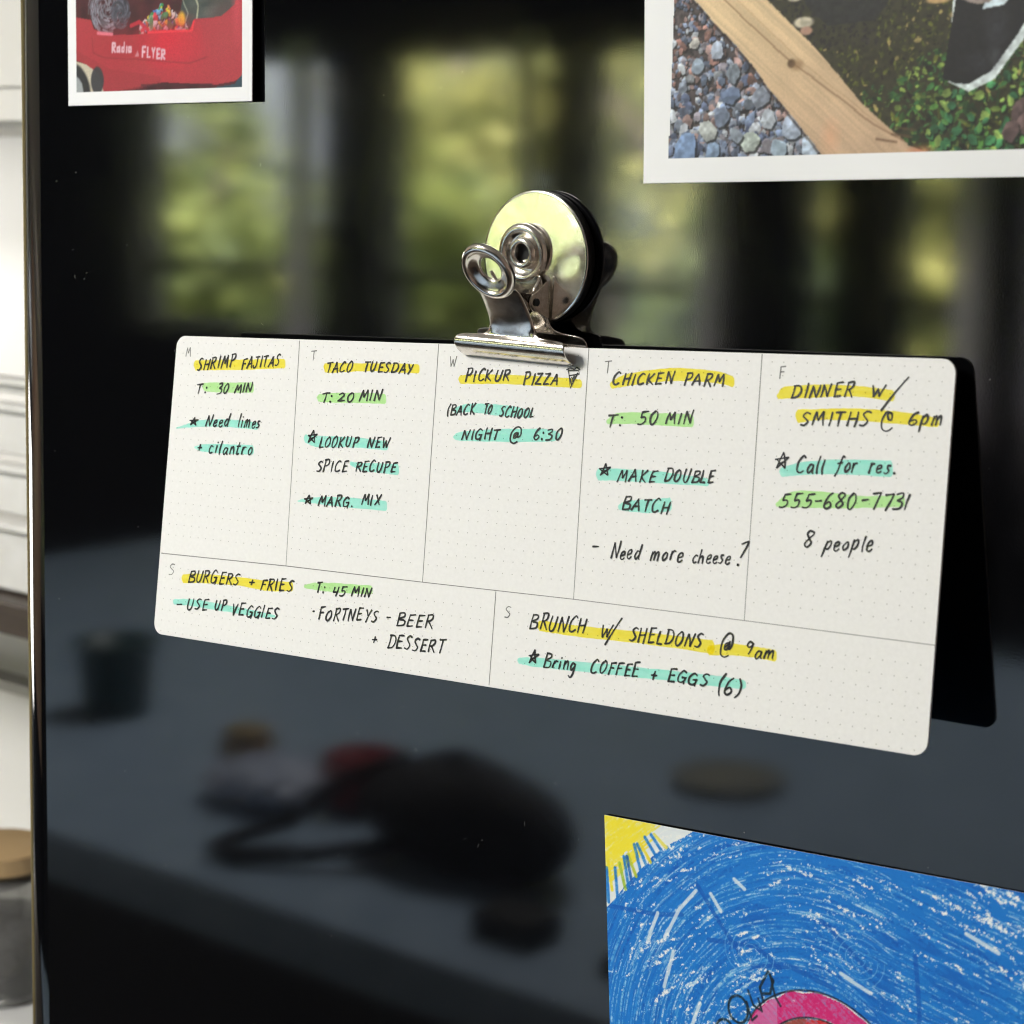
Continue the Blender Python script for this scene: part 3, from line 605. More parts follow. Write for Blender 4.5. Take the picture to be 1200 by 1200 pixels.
# ------------------------------------------------------------------ what is written on the card, in card centimetres (x right, y down)
WORDS = [
    ('SHRIMP', 0.97, 0.999, 2.507, 0.829, 0.323),
    ('FAJITAS', 2.793, 0.906, 4.308, 0.751, 0.305),
    ('T:', 0.977, 1.685, 1.473, 1.641, 0.286),
    ('30', 1.863, 1.639, 2.349, 1.596, 0.295),
    ('MIN', 2.558, 1.588, 3.296, 1.548, 0.257),
    ('*', 0.831, 2.602, 1.224, 2.583, 0.248),
    ('Need', 1.478, 2.621, 2.46, 2.574, 0.333),
    ('limes', 2.807, 2.569, 3.73, 2.537, 0.365),
    ('+', 1.205, 3.355, 1.436, 3.342, 0.222),
    ('cilantro', 1.707, 3.377, 3.512, 3.325, 0.381),
    ('TACO', 6.07, 0.912, 7.083, 0.833, 0.271),
    ('TUESDAY', 7.459, 0.821, 9.272, 0.833, 0.279),
    ('T:', 5.967, 1.755, 6.477, 1.711, 0.283),
    ('20', 6.634, 1.681, 7.233, 1.645, 0.234),
    ('MIN', 7.404, 1.627, 8.237, 1.57, 0.279),
    ('*', 5.571, 2.9, 5.956, 2.856, 0.284),
    ('LOOKUP', 6.035, 2.982, 7.49, 2.88, 0.282),
    ('NEW', 7.848, 2.872, 8.631, 2.83, 0.254),
    ('SPICE', 6.026, 3.644, 7.185, 3.562, 0.282),
    ('RECUPE', 7.468, 3.556, 8.942, 3.477, 0.277),
    ('*', 5.623, 4.582, 5.976, 4.534, 0.259),
    ('MARG.', 6.176, 4.579, 7.538, 4.516, 0.281),
    ('MIX', 7.781, 4.441, 8.488, 4.391, 0.253),
    ('PICKUR', 11.057, 0.977, 12.57, 0.903, 0.301),
    ('PIZZA', 13.008, 0.975, 14.126, 0.968, 0.284),
    ('(BACK', 10.539, 1.895, 11.502, 1.818, 0.269),
    ('TO', 11.771, 1.795, 12.067, 1.782, 0.243),
    ('SCHOOL', 12.312, 1.838, 13.447, 1.809, 0.264),
    ('NIGHT', 11.123, 2.483, 12.371, 2.43, 0.278),
    ('@', 12.657, 2.492, 13.072, 2.47, 0.371),
    ('6:30', 13.461, 2.374, 14.35, 2.317, 0.271),
    ('CHICKEN', 15.796, 0.898, 17.598, 0.814, 0.296),
    ('PARM', 17.894, 0.814, 19.035, 0.824, 0.298),
    ('T:', 15.674, 1.941, 16.237, 1.893, 0.317),
    ('50', 16.641, 1.843, 17.241, 1.794, 0.313),
    ('MIN', 17.439, 1.784, 18.224, 1.737, 0.279),
    ('*', 15.555, 3.156, 15.94, 3.111, 0.338),
    ('MAKE', 16.161, 3.266, 17.321, 3.202, 0.304),
    ('DOUBLE', 17.556, 3.177, 19.002, 3.114, 0.299),
    ('BATCH', 16.38, 3.955, 17.788, 3.946, 0.323),
    ('-', 15.53, 5.088, 15.791, 5.087, 0.358),
    ('Need', 16.135, 5.173, 17.046, 5.104, 0.365),
    ('more', 17.322, 5.1, 18.283, 5.057, 0.37),
    ('cheese', 18.502, 5.048, 19.625, 5.01, 0.365),
    ('?', 19.745, 5.029, 20.003, 5.026, 0.579),
    ('DINNER', 20.887, 1.036, 22.519, 0.933, 0.307),
    ('W', 22.921, 0.927, 23.296, 0.903, 0.261),
    ('/', 23.235, 1.194, 23.766, 1.171, 0.788),
    ('SMITHS', 21.189, 1.638, 22.988, 1.582, 0.306),
    ('c@', 23.272, 1.636, 23.572, 1.64, 0.403),
    ('6', 23.941, 1.498, 24.213, 1.485, 0.304),
    ('pm', 24.234, 1.484, 24.782, 1.468, 0.341),
    ('*', 20.562, 2.685, 20.946, 2.622, 0.357),
    ('Call', 21.16, 2.728, 21.945, 2.719, 0.354),
    ('for', 22.205, 2.654, 22.772, 2.619, 0.35),
    ('res.', 23.013, 2.643, 23.781, 2.624, 0.365),
    ('555-680-7731', 20.802, 3.584, 24.16, 3.371, 0.336),
    ('8', 21.5, 4.43, 21.779, 4.407, 0.371),
    ('people', 22.06, 4.442, 23.311, 4.384, 0.388),
    ('BURGERS', 1.283, 7.136, 3.381, 7.048, 0.344),
    ('+', 3.753, 7.001, 3.99, 6.99, 0.191),
    ('FRIES', 4.204, 7.09, 5.494, 7.002, 0.31),
    ('T:', 6.368, 6.952, 6.721, 6.941, 0.279),
    ('45', 6.963, 6.965, 7.482, 6.937, 0.277),
    ('MIN', 7.67, 6.93, 8.413, 6.892, 0.264),
    ('-', 0.84, 7.987, 1.11, 7.972, 0.271),
    ('USE', 1.34, 7.936, 2.203, 7.86, 0.294),
    ('UP', 2.465, 7.846, 2.933, 7.822, 0.291),
    ('VEGGIES', 3.168, 7.908, 5.023, 7.822, 0.313),
    ('-', 6.293, 7.595, 6.389, 7.585, 0.209),
    ('FORTNEYS', 6.545, 7.686, 8.693, 7.506, 0.313),
    ('-', 8.983, 7.498, 9.164, 7.49, 0.271),
    ('BEER', 9.367, 7.548, 10.656, 7.477, 0.326),
    ('+', 8.525, 8.097, 8.754, 8.083, 0.227),
    ('DESSERT', 9.113, 8.157, 11.085, 8.1, 0.327),
    ('BRUNCH', 13.807, 7.149, 15.59, 7.083, 0.374),
    ('W', 16.009, 7.111, 16.367, 7.072, 0.271),
    ('/', 16.159, 7.326, 16.591, 7.277, 0.624),
    ('SHELDONS', 16.882, 7.129, 18.973, 7.038, 0.34),
    ('@', 19.464, 7.174, 19.862, 7.128, 0.499),
    ('9', 20.184, 7.05, 20.416, 7.044, 0.297),
    ('am', 20.424, 7.132, 21.006, 7.074, 0.335),
    ('*', 13.788, 8.069, 14.136, 8.006, 0.321),
    ('Bring', 14.329, 8.048, 15.368, 8.051, 0.34),
    ('COFFEE', 15.784, 8.022, 17.262, 7.947, 0.323),
    ('+', 17.566, 7.992, 17.789, 7.975, 0.245),
    ('EGGS', 18.058, 7.942, 19.222, 7.93, 0.294),
    ('(6)', 19.496, 8.057, 20.143, 8.035, 0.419),
]
PRINTED = [('M', 0.437, 0.602, 0.653, 0.596, 0.263), ('T', 5.481, 0.573, 5.676, 0.568, 0.261), ('W', 10.51, 0.601, 10.743, 0.594, 0.27), ('T', 15.522, 0.611, 15.716, 0.605, 0.297), ('F', 20.526, 0.581, 20.686, 0.576, 0.279), ('S', 0.454, 7.014, 0.687, 6.98, 0.31), ('S', 12.989, 6.953, 13.181, 6.933, 0.281)]
MARKS = [
    ('yellow', [(0.864, 0.703, 0.899, 1.001), (1.787, 0.665, 1.821, 0.96), (3.003, 0.618, 3.035, 0.911), (4.455, 0.566, 4.484, 0.83)]),
    ('green', [(1.297, 1.35, 1.323, 1.572), (1.544, 1.329, 1.575, 1.6), (2.386, 1.299, 2.419, 1.593), (3.282, 1.268, 3.314, 1.559)]),
    ('teal', [(0.279, 2.697, 0.284, 2.734), (0.684, 2.584, 0.696, 2.683), (1.278, 2.432, 1.301, 2.629), (2.506, 2.363, 2.531, 2.583), (3.577, 2.387, 3.602, 2.604)]),
    ('teal', [(1.117, 3.211, 1.123, 3.26), (1.536, 3.126, 1.562, 3.348), (2.586, 3.07, 2.616, 3.338), (3.481, 3.047, 3.51, 3.313)]),
    ('yellow', [(6.042, 0.652, 6.062, 0.841), (6.169, 0.637, 6.197, 0.896), (7.592, 0.596, 7.614, 0.804), (8.67, 0.576, 8.694, 0.805), (9.425, 0.566, 9.451, 0.815)]),
    ('green', [(5.848, 1.559, 5.858, 1.653), (6.034, 1.481, 6.06, 1.716), (7.365, 1.407, 7.394, 1.685), (8.328, 1.405, 8.357, 1.681)]),
    ('teal', [(5.51, 2.642, 5.535, 2.878), (5.967, 2.654, 6.0, 2.96), (7.18, 2.628, 7.209, 2.907), (8.521, 2.663, 8.548, 2.915)]),
    ('teal', [(7.282, 3.288, 7.294, 3.403), (7.723, 3.308, 7.745, 3.516), (8.186, 3.281, 8.213, 3.533), (8.98, 3.257, 9.011, 3.553)]),
    ('teal', [(5.416, 4.484, 5.42, 4.52), (5.829, 4.378, 5.845, 4.519), (7.04, 4.283, 7.068, 4.538), (8.658, 4.264, 8.687, 4.537)]),
    ('yellow', [(10.91, 0.814, 10.933, 1.037), (11.497, 0.772, 11.521, 1.016), (12.902, 0.749, 12.926, 0.989), (14.268, 0.769, 14.291, 1.006), (14.804, 0.794, 14.824, 1.008)]),
    ('teal', [(10.808, 1.67, 10.824, 1.826), (11.288, 1.549, 11.31, 1.771), (12.423, 1.535, 12.451, 1.821), (13.32, 1.629, 13.339, 1.824)]),
    ('teal', [(10.853, 2.396, 10.862, 2.486), (11.131, 2.282, 11.156, 2.526), (12.484, 2.149, 12.516, 2.477), (13.856, 2.083, 13.887, 2.406), (14.268, 2.16, 14.285, 2.331)]),
    ('yellow', [(15.774, 0.804, 15.792, 0.994), (16.219, 0.61, 16.247, 0.904), (17.093, 0.467, 17.121, 0.779), (17.833, 0.413, 17.861, 0.722), (18.811, 0.465, 18.836, 0.75), (19.261, 0.563, 19.285, 0.826)]),
    ('green', [(15.734, 1.748, 15.746, 1.874), (16.053, 1.575, 16.079, 1.848), (16.941, 1.536, 16.968, 1.827), (18.204, 1.522, 18.232, 1.829)]),
    ('teal', [(15.565, 2.986, 15.593, 3.281), (16.106, 2.954, 16.134, 3.247), (17.322, 2.942, 17.349, 3.231), (18.778, 3.027, 18.794, 3.209)]),
    ('teal', [(16.29, 3.815, 16.304, 3.961), (16.512, 3.726, 16.535, 3.975), (17.136, 3.64, 17.167, 3.971), (17.752, 3.556, 17.782, 3.884)]),
    ('yellow', [(20.544, 0.92, 20.557, 1.059), (20.714, 0.764, 20.739, 1.042), (21.613, 0.683, 21.638, 0.977), (22.497, 0.671, 22.519, 0.923), (23.496, 0.741, 23.517, 0.99)]),
    ('yellow', [(21.101, 1.275, 21.129, 1.591), (21.661, 1.242, 21.683, 1.496), (22.542, 1.195, 22.565, 1.466), (23.62, 1.206, 23.644, 1.493), (24.635, 1.314, 24.652, 1.521)]),
    ('teal', [(20.787, 2.641, 20.807, 2.859), (21.32, 2.491, 21.346, 2.786), (22.204, 2.381, 22.232, 2.711), (23.586, 2.32, 23.617, 2.683)]),
    ('green', [(20.722, 3.461, 20.731, 3.56), (21.153, 3.173, 21.186, 3.547), (22.047, 3.133, 22.079, 3.502), (22.927, 3.161, 22.95, 3.43), (23.946, 3.072, 23.968, 3.337)]),
    ('yellow', [(1.063, 6.946, 1.091, 7.191), (1.786, 6.854, 1.817, 7.123), (3.354, 6.808, 3.381, 7.048), (4.375, 6.81, 4.407, 7.095), (5.434, 6.746, 5.462, 7.005)]),
    ('green', [(5.929, 6.782, 5.939, 6.876), (6.403, 6.679, 6.426, 6.888), (7.291, 6.618, 7.318, 6.872), (8.379, 6.573, 8.403, 6.801)]),
    ('teal', [(0.77, 7.695, 0.787, 7.843), (1.518, 7.621, 1.541, 7.817), (2.825, 7.638, 2.847, 7.831), (4.135, 7.687, 4.154, 7.853), (4.879, 7.73, 4.887, 7.801)]),
    ('yellow', [(14.11, 6.911, 14.135, 7.167), (14.861, 6.907, 14.888, 7.181), (15.912, 6.9, 15.937, 7.172), (17.435, 6.85, 17.462, 7.137), (19.267, 6.833, 19.295, 7.153)]),
    ('yellow', [(19.183, 6.963, 19.204, 7.204), (19.861, 6.847, 19.886, 7.125), (20.445, 6.851, 20.468, 7.107), (20.976, 6.86, 21.0, 7.134)]),
    ('teal', [(13.553, 7.913, 13.568, 8.063), (14.147, 7.844, 14.17, 8.078), (15.994, 7.765, 16.018, 8.015), (18.01, 7.691, 18.032, 7.935), (19.459, 7.648, 19.483, 7.908), (20.215, 7.666, 20.233, 7.864)]),
]
RULES = [[(0.071, 6.409), (5.157, 6.332), (10.167, 6.313), (15.118, 6.273), (20.091, 6.28), (25.006, 6.306)], [(4.995, 0.037), (5.157, 6.332)], [(10.082, 0.014), (10.167, 6.313)], [(14.993, 0.007), (15.118, 6.273)], [(20.025, 0.025), (20.091, 6.28)], [(12.646, 6.321), (12.661, 8.717)]]
PIZZA = [[(14.41, 0.582), (14.729, 0.572), (14.764, 0.656), (14.45, 0.709), (14.41, 0.582)], [(14.447, 0.688), (14.507, 1.03), (14.709, 0.637)], [(14.355, 0.562), (14.458, 0.516), (14.594, 0.544), (14.669, 0.498), (14.767, 0.549)], [(14.534, 0.75), (14.595, 0.834)], [(14.482, 0.773), (14.554, 0.964)], [(14.609, 0.704), (14.57, 0.856)]]

# ------------------------------------------------------------------ the refrigerator
fr = empty('refrigerator', (-.2232, 0, 0), label='tall glossy black refrigerator side panel with rounded edge, holding papers and a magnet clip', cat='refrigerator')
R9 = .024
prof = [(0, .030), (0, R9)]+[(R9-R9*math.cos(math.radians(a)), R9-R9*math.sin(math.radians(a))) for a in range(0, 91, 6)][1:]
outl = [(x, y) for x, y in prof]+[(.80, 0), (.80, .66), (.0, .66)]
outl = outl[::-1]
nb = MB().prism(outl, .02, 1.86)
o = nb.build('side_panel', M['enamel'], fr, smooth=False)
me = o.data; me.polygons.foreach_set('use_smooth', [p.area < .02 for p in me.polygons])     # only the rounded edge is smooth
m = M['trim'] = mat('polished_trim', (.90, .90, .50), .22, 1)  # yellow tint puts the glint of reflected foliage into the trim colour
st_ = [(R9-r*math.cos(math.radians(t_)), R9-r*math.sin(math.radians(t_))) for r, ts in ((R9+.0007, range(46, 57, 2)), (R9-.0004, range(56, 45, -2))) for t_ in ts]
MB().prism(st_[::-1], .03, 1.85).build('edge_trim', M['trim'], fr, smooth=False, label='thin polished metal trim strip')

# ------------------------------------------------------------------ the weekly planner card, pinched by the clip
TL = Vector((-.1191, -.0121, 1.3723))
Uh = Vector((.9987, .0321, .0384)).normalized(); Vd = Vector((.0426, -.1445, -.9886))
Vd = (Vd-Uh*Vd.dot(Uh)).normalized(); Up = -Vd; Nn = Uh.cross(Up)
MC = Matrix(((Uh.x, Up.x, Nn.x, TL.x), (Uh.y, Up.y, Nn.y, TL.y), (Uh.z, Up.z, Nn.z, TL.z), (0, 0, 0, 1)))
CW, CH = .25, .08772
card = empty('weekly_planner_card', m=MC, label='wide cream weekly planner card with handwritten dinner plans, clipped to the black fridge', cat='planner card')
sh = MB()
sh.prism(rounded_rect(0, CW, -CH, 0, .0034, 10), -.00075, 0)
sh.build('card_sheet', M['paper'], card, bevel=.00012, seg=2)
# printed dot grid, rules and weekday letters
dt = MB()
for i in range(1, 80):
    for j in range(0, 28):
        x = .25/80*i+.00002; y = -.00195-j*.003135
        if abs(-y*100-6.31) < .16 or (i % 16 == 0 and j < 20) or (j >= 20 and 39.5 < i < 41.5): continue
        dt.add([(x+.000155*math.cos(a*math.pi/3), y+.000155*math.sin(a*math.pi/3), .00003) for a in range(6)], [(0, 1, 2, 3, 4, 5)])
dt.build('dot_grid', M['dot_ink'], card, kind='stuff')
for ln in RULES:
    mb = MB(); pen(mb, [(x/100, -y/100) for x, y in ln], .00020, .00003, 0); mb.build('ruled_line', M['line_ink'], card)
random.seed(21)
for t, x0, y0, x1, y1, h in PRINTED:
    mb = MB(); write(mb, t, x0, y0, x1, y1, h*1.0, .028, .00004, 0, 0, True); mb.build('printed_letter', M['print_ink'], card)
# highlighter strokes
for col, pts in MARKS:
    mb = MB(); top = catmull([(a/100, -b/100) for a, b, c, d in pts], 8); bot = catmull([(c/100, -d/100) for a, b, c, d in pts], 8)
    n = len(top); vs = []
    for i in range(n):
        j = random.uniform(-1, 1)*.00008; j2 = random.uniform(-1, 1)*.00008
        vs += [(top[i][0], top[i][1]+j, .00006), (bot[i][0], bot[i][1]+j2, .00006)]
    mb.add(vs, [(2*i, 2*i+1, 2*i+3, 2*i+2) for i in range(n-1)])
    hh = (top[0][1]-bot[0][1])/2            # blunt, slightly rounded marker ends
    for E_, sgn in ((0, -1), (n-1, 1)):
        tx, ty = top[E_]; bx, by = bot[E_]; r = min(.0006, abs(ty-by)*.3)
        if r > .0001: mb.add([(tx, ty, .00006), (tx+sgn*r*.8, ty-(ty-by)*.22, .00006), (tx+sgn*r, (ty+by)/2, .00006), (bx+sgn*r*.7, by+(ty-by)*.2, .00006), (bx, by, .00006)], [(0, 1, 2, 3, 4) if sgn > 0 else (4, 3, 2, 1, 0)])
    mb.build('highlighter_mark', M[col], card, label='%s highlighter stroke' % col)
# handwriting
for t, x0, y0, x1, y1, h in WORDS:
    mb = MB(); w = random.uniform(.044, .050)
    if t == '*': write(mb, t, x0, y0, x1, y1, h, .042, .00010, .1, .10)
    elif t == 'c@':
        k = [(x0+(x1-x0)*px, y0-h*py) for px, py in catmull([(.62, .55), (.5, .8), (.62, .95), (.85, .9), (.8, .55), (.5, .6)], 6)]
        pen(mb, [(a/100, -b/100) for a, b in k], w/100, .0001)
        k = [(x0+(x1-x0)*px, y0-h*py) for px, py in catmull([(.85, .9), (.4, .98), (.05, .5), (.1, .05), (.5, -.08), (.95, .12)], 6)]
        pen(mb, [(a/100, -b/100) for a, b in k], w/100, .0001)
    else: write(mb, t, x0, y0, x1, y1, h, w, .00010)
    mb.build('handwritten_word', M['ink'], card)
mb = MB()
for st in PIZZA: pen(mb, [(x/100, -y/100) for x, y in st], .00042, .00010)
mb.build('pizza_doodle', M['ink'], card, label='small inked pizza slice')

# ------------------------------------------------------------------ the magnetic bulldog clip
cc = TL+Uh*.1280+Vd*.0038
MK = MC @ Matrix.Rotation(math.radians(-3), 4, 'Z'); MK.translation = cc
clip = empty('magnetic_bulldog_clip', m=MK, label='shiny nickel bulldog clip on a round magnet, gripping the top of the planner card', cat='clip')
inv = MK.inverted()
# magnet: a plated cup flat against the fridge; lathe axis = -Y of the world
DC = Vector((.0096, 0, 1.3997))
TO = inv @ Matrix.Translation(DC) @ Matrix.Rotation(math.radians(90), 4, 'X')
MB().lathe([(0, .00372), (.014, .00372), (.0165, .00372), (.0168, .00370), (.0171, .00358), (.0172, .0034), (.0172, .0029), (.0170, .0028)], 96).build('magnet_cap', M['disc'], clip, smooth=True, xf=TO)
MB().lathe([(.0150, .0029), (.0169, .0028), (.0170, .0004), (.0168, .0002), (0, .0002)], 96).build('magnet_base', M['rubber'], clip, smooth=True, xf=TO)


def wing(rows, sgn, name, ring_c, ring_dir, ring_x, ring_r):
    """one pressed handle: rows of (out, up, half width, curl), metres/100; sgn +1 = towards the viewer"""
    nc = 28; vs = []
    for out, up, hw, curl in rows:
        for k in range(nc+1):
            u = 2*k/nc-1; su = math.sin(u*math.pi/2)*.35+u*.65
            c = curl*(1-math.sqrt(max(0, 1-u*u*.94)))
            xo = ring_x*max(0, up-.6)/(ring_c[1]-.6)
            vs.append(((su*hw+xo)/100, up/100, (out-sgn*c)/100))
    fs = [(r*(nc+1)+k, r*(nc+1)+k+1, (r+1)*(nc+1)+k+1, (r+1)*(nc+1)+k) for r in range(len(rows)-1) for k in range(nc)]
    if sgn < 0: fs = [f[::-1] for f in fs]
    mb = MB().add(vs, fs); o = mb.build(name, M['nickel'], clip, smooth=True)
    s = o.modifiers.new('thickness', 'SOLIDIFY'); s.thickness = .0005; s.offset = -1
    b = o.modifiers.new('soft', 'SUBSURF'); b.levels = 1; b.render_levels = 2
    d = Vector((0, ring_dir[1], ring_dir[0])).normalized(); nrm = Vector((0, -d.z, d.y))
    if sgn < 0 or nrm.z < 0: nrm = nrm if nrm.z > 0 else -nrm
    x = Vector((1, 0, 0)); y = nrm.cross(x)
    X = Matrix(((x.x, y.x, nrm.x, ring_x/100), (x.y, y.y, nrm.y, ring_c[1]/100), (x.z, y.z, nrm.z, ring_c[0]/100), (0, 0, 0, 1)))
    sc = .01*ring_r
    pr = [(.285, -.15), (.295, -.09), (.33, -.06), (.39, -.03), (.45, .0), (.505, .03), (.535, .06), (.553, .088), (.575, .10), (.62, .102), (.665, .085), (.70, .055), (.722, .01), (.725, -.04), (.71, -.075), (.67, -.07), (.66, -.03), (.61, .03), (.57, .03), (.51, -.02), (.44, -.06), (.36, -.10), (.33, -.15)]
    rg = MB().lathe([(r*sc, h*sc) for r, h in pr], 72, closed=True).build('handle_ring', M['nickel'], o, smooth=True, xf=X)
    b = rg.modifiers.new('soft', 'SUBSURF'); b.levels = 1; b.render_levels = 1
    return o, X


jaw = lambda k: [(.02, 0, 1.78, 0), (.07, .01, 1.78, 0), (.2, .05, 1.78, 0), (.35, .12, 1.78, 0), (.47, .21, 1.78, 0), (.535, .31, 1.78, 0), (.545, .40, 1.775, 0), (.50+.03*k, .48, 1.75, 0), (.43+.05*k, .54, 1.70, 0), (.40+.06*k, .565, 1.55, 0),
         (.39+.06*k, .58, 1.25, 0), (.38+.07*k, .595, 1.02, .02), (.38+.08*k, .625, .88, .05), (.39+.10*k, .68, .79, .10), (.41+.12*k, .76, .745, .16)]
neck0 = [(o_, u_, hw*1.01, c) for o_, u_, hw, c in jaw(1)]
neck1 = [(o_*.84, u_*1.4 if u_ > .1 else u_, hw*1.02, c) for o_, u_, hw, c in jaw(-.5)]
FR = (1.58, 2.10)
a0 = (.62, .95); dx, dy = FR[0]-a0[0], FR[1]-a0[1]; LL_ = math.hypot(dx, dy); fd = (dx/LL_, dy/LL_)
front = list(neck0)+[(a0[0]+fd[0]*t, a0[1]+fd[1]*t, hw, c) for t, hw, c in ((0, .73, .22), (.3, .715, .24), (.6, .70, .24), (.82, .69, .2), (.93, .67, .14), (1.02, .60, .1))]
wf, Xf = wing(front, 1, 'clip_handle', FR, fd, -.06, 1.11)
BR = (.05, 2.76)
b0 = (-.31, 1.22); dx, dy = BR[0]-b0[0], BR[1]-b0[1]; LL_ = math.hypot(dx, dy); bd = (dx/LL_, dy/LL_)
back = [(-o_, u_, hw, c) for o_, u_, hw, c in neck1]+[(b0[0]+bd[0]*t, b0[1]+bd[1]*t, hw, c) for t, hw, c in ((0, .69, .2), (.3, .68, .22), (.6, .67, .22), (.8, .66, .2), (.95, .62, .14), (1.05, .55, .1))]
wb, Xb = wing(back, -1, 'clip_handle', BR, bd, -.24, 1.06)
# folded ears that carry the spring pin, on both handles
PIN = (.36, 1.50)


def ear(x, base, tip_r, par):
    mb = MB(); pts = []
    (o0, u0), (o1, u1) = base
    ang0 = math.atan2(PIN[1]-u0, PIN[0]-o0); c = []
    for k in range(13):
        a = math.radians(k*15-90)+math.atan2(PIN[1]-(u0+u1)/2, PIN[0]-(o0+o1)/2); c.append((PIN[0]+tip_r*math.cos(a), PIN[1]+tip_r*math.sin(a)))
    poly = [(o0, u0)]+c+[(o1, u1)]
    n = len(poly)
    for xx in (x-.022, x+.022): mb.add([(xx/100, u/100, o_/100) for o_, u in poly], [tuple(range(n))])
    mb.f.append(tuple(range(n-1, -1, -1))); mb.f.pop(0); mb.f += [(k, (k+1) % n, n+(k+1) % n, n+k) for k in range(n)]
    mb.f.append(tuple(range(n, 2*n))) if tuple(range(n, 2*n)) not in mb.f else None
    mb.build('pivot_ear', M['nickel'], par, bevel=.00008)


for sx in (-1, 1):
    ear(sx*.60, ((-.24, 1.15), (-.04, 2.10)), .24, wb)
    ear(sx*.54, ((.55, 1.1), (1.05, 1.65)), .20, wf)
MB().tube([(-.0066, PIN[1]/100, PIN[0]/100), (.0066, PIN[1]/100, PIN[0]/100)], .0010, 16).build('spring_pin', M['rubber'], clip, smooth=False)
hel = [((-.45+.9*t/120)/100, (PIN[1]+.17*math.cos(t*2*math.pi*6/120))/100, (PIN[0]+.17*math.sin(t*2*math.pi*6/120))/100) for t in range(121)]
hel = [(-.0045, .0215, .0098)]+hel+[(.0045, .0215, .0010)]
MB().tube(hel, .0005, 8).build('coil_spring', M['nickel'], clip, smooth=True)
# rivet eyelet that fixes the rear handle to the magnet
MB().lathe([(.00245, -.0022), (.0023, .0002), (.0026, .0010), (.0031, .0013), (.0037, .0010), (.0043, .0003), (.0046, -.0004)], 48).build('rivet_eyelet', M['nickel'], clip, smooth=True, xf=Xb)
MB().lathe([(0, -.0012), (.0026, -.0012)], 32).build('rivet_hole', M['rubber'], clip, xf=Xb)
# faint stamping along the front jaw
mb = MB()
for k in range(13):
    x = -.0012+k*.00045; mb.add([(x, .00262-.0001, .00437), (x+.0002, .00262-.0001, .00437), (x+.00028, .0033, .0047), (x+.00008, .0033, .0047)], [(0, 1, 2, 3)])
mb.build('stamped_mark', M['rubber'], clip)

# ------------------------------------------------------------------ prints and drawing


def sheet(name, canvas, loc, ang, th, fine, coarse, material, bend, label, cat, backmat, tiltz=0):
    """a sheet of paper: x right, y up from its bottom left corner; dense columns/rows where it shows large"""
    W, H = canvas.w, canvas.h

    def axis(n0, a, b, stepf, stepc, tot):
        xs = []; x = 0
        while x < tot-1e-6: xs.append(x); x += stepf if a <= x <= b else stepc
        xs.append(tot); return np.array(xs)
    xs = axis(0, fine[0], fine[1], fine[4], coarse, W); ys = axis(0, fine[2], fine[3], fine[4], coarse, H)
    XX, YY = np.meshgrid(xs, ys); i = np.clip((XX*canvas.ppc).astype(int), 0, canvas.nx-1); j = np.clip((YY*canvas.ppc).astype(int), 0, canvas.ny-1)
    colr = np.clip(canvas.a[j, i], 0, 1); lin = np.where(colr <= .04045, colr/12.92, ((colr+.055)/1.055)**2.4)
    Z = np.array([[bend(x, y) for x in xs[::max(1, len(xs)//60)]] for y in ys[::max(1, len(ys)//60)]])
    zx = xs[::max(1, len(xs)//60)]; zy = ys[::max(1, len(ys)//60)]
    T = np.array([np.interp(xs, zx, row) for row in Z]); ZZ = np.array([np.interp(ys, zy, T[:, q]) for q in range(len(xs))]).T
    nx, ny = len(xs), len(ys)
    co = np.stack([XX/100, YY/100, ZZ/100+th], -1).reshape(-1, 3)
    ida = np.arange(nx*ny).reshape(ny, nx)
    q = np.stack([ida[:-1, :-1], ida[:-1, 1:], ida[1:, 1:], ida[1:, :-1]], -1).reshape(-1, 4)
    rim = np.concatenate([ida[0, :], ida[1:, -1], ida[-1, -2::-1], ida[-2:0:-1, 0]]); nr = len(rim); base = len(co)
    co = np.vstack([co, co[rim]-np.array([0, 0, th])])
    r2 = np.roll(np.arange(nr), -1); side = np.stack([rim, base+np.arange(nr), base+r2, rim[r2]], -1)
    me = bpy.data.meshes.new('print_surface'); nv = len(co); faces = np.vstack([q, side])
    me.vertices.add(nv); me.vertices.foreach_set('co', co.ravel().astype(np.float32))
    me.loops.add(faces.size); me.loops.foreach_set('vertex_index', faces.ravel().astype(np.int32))
    me.polygons.add(len(faces)); me.polygons.foreach_set('loop_start', np.arange(0, faces.size, 4, dtype=np.int32)); me.polygons.foreach_set('loop_total', np.full(len(faces), 4, dtype=np.int32))
    me.update(calc_edges=True)
    at = me.color_attributes.new('print', 'FLOAT_COLOR', 'POINT'); c4 = np.ones((nv, 4), np.float32); c4[:base, :3] = lin.reshape(-1, 3); c4[base:, :3] = .75
    at.data.foreach_set('color', c4.ravel()); me.materials.append(material)
    root = empty(name, m=Matrix.Translation(loc) @ Matrix.Rotation(-ang, 4, 'Y') @ Matrix.Rotation(math.radians(90), 4, 'X'), label=label, cat=cat)
    o = bpy.data.objects.new('print_surface', me); COL.objects.link(o); o.parent = root
    # plain reverse side
    k = 24; bx = np.linspace(0, W, k); by = np.linspace(0, H, k); mb = MB()
    mb.add([(x/100, y/100, bend(x, y)/100-.00002) for y in by for x in bx], [(r*k+c_, (r+1)*k+c_, (r+1)*k+c_+1, r*k+c_+1) for r in range(k-1) for c_ in range(k-1)])
    mb.build('paper_back', backmat, root, smooth=True)
    return root


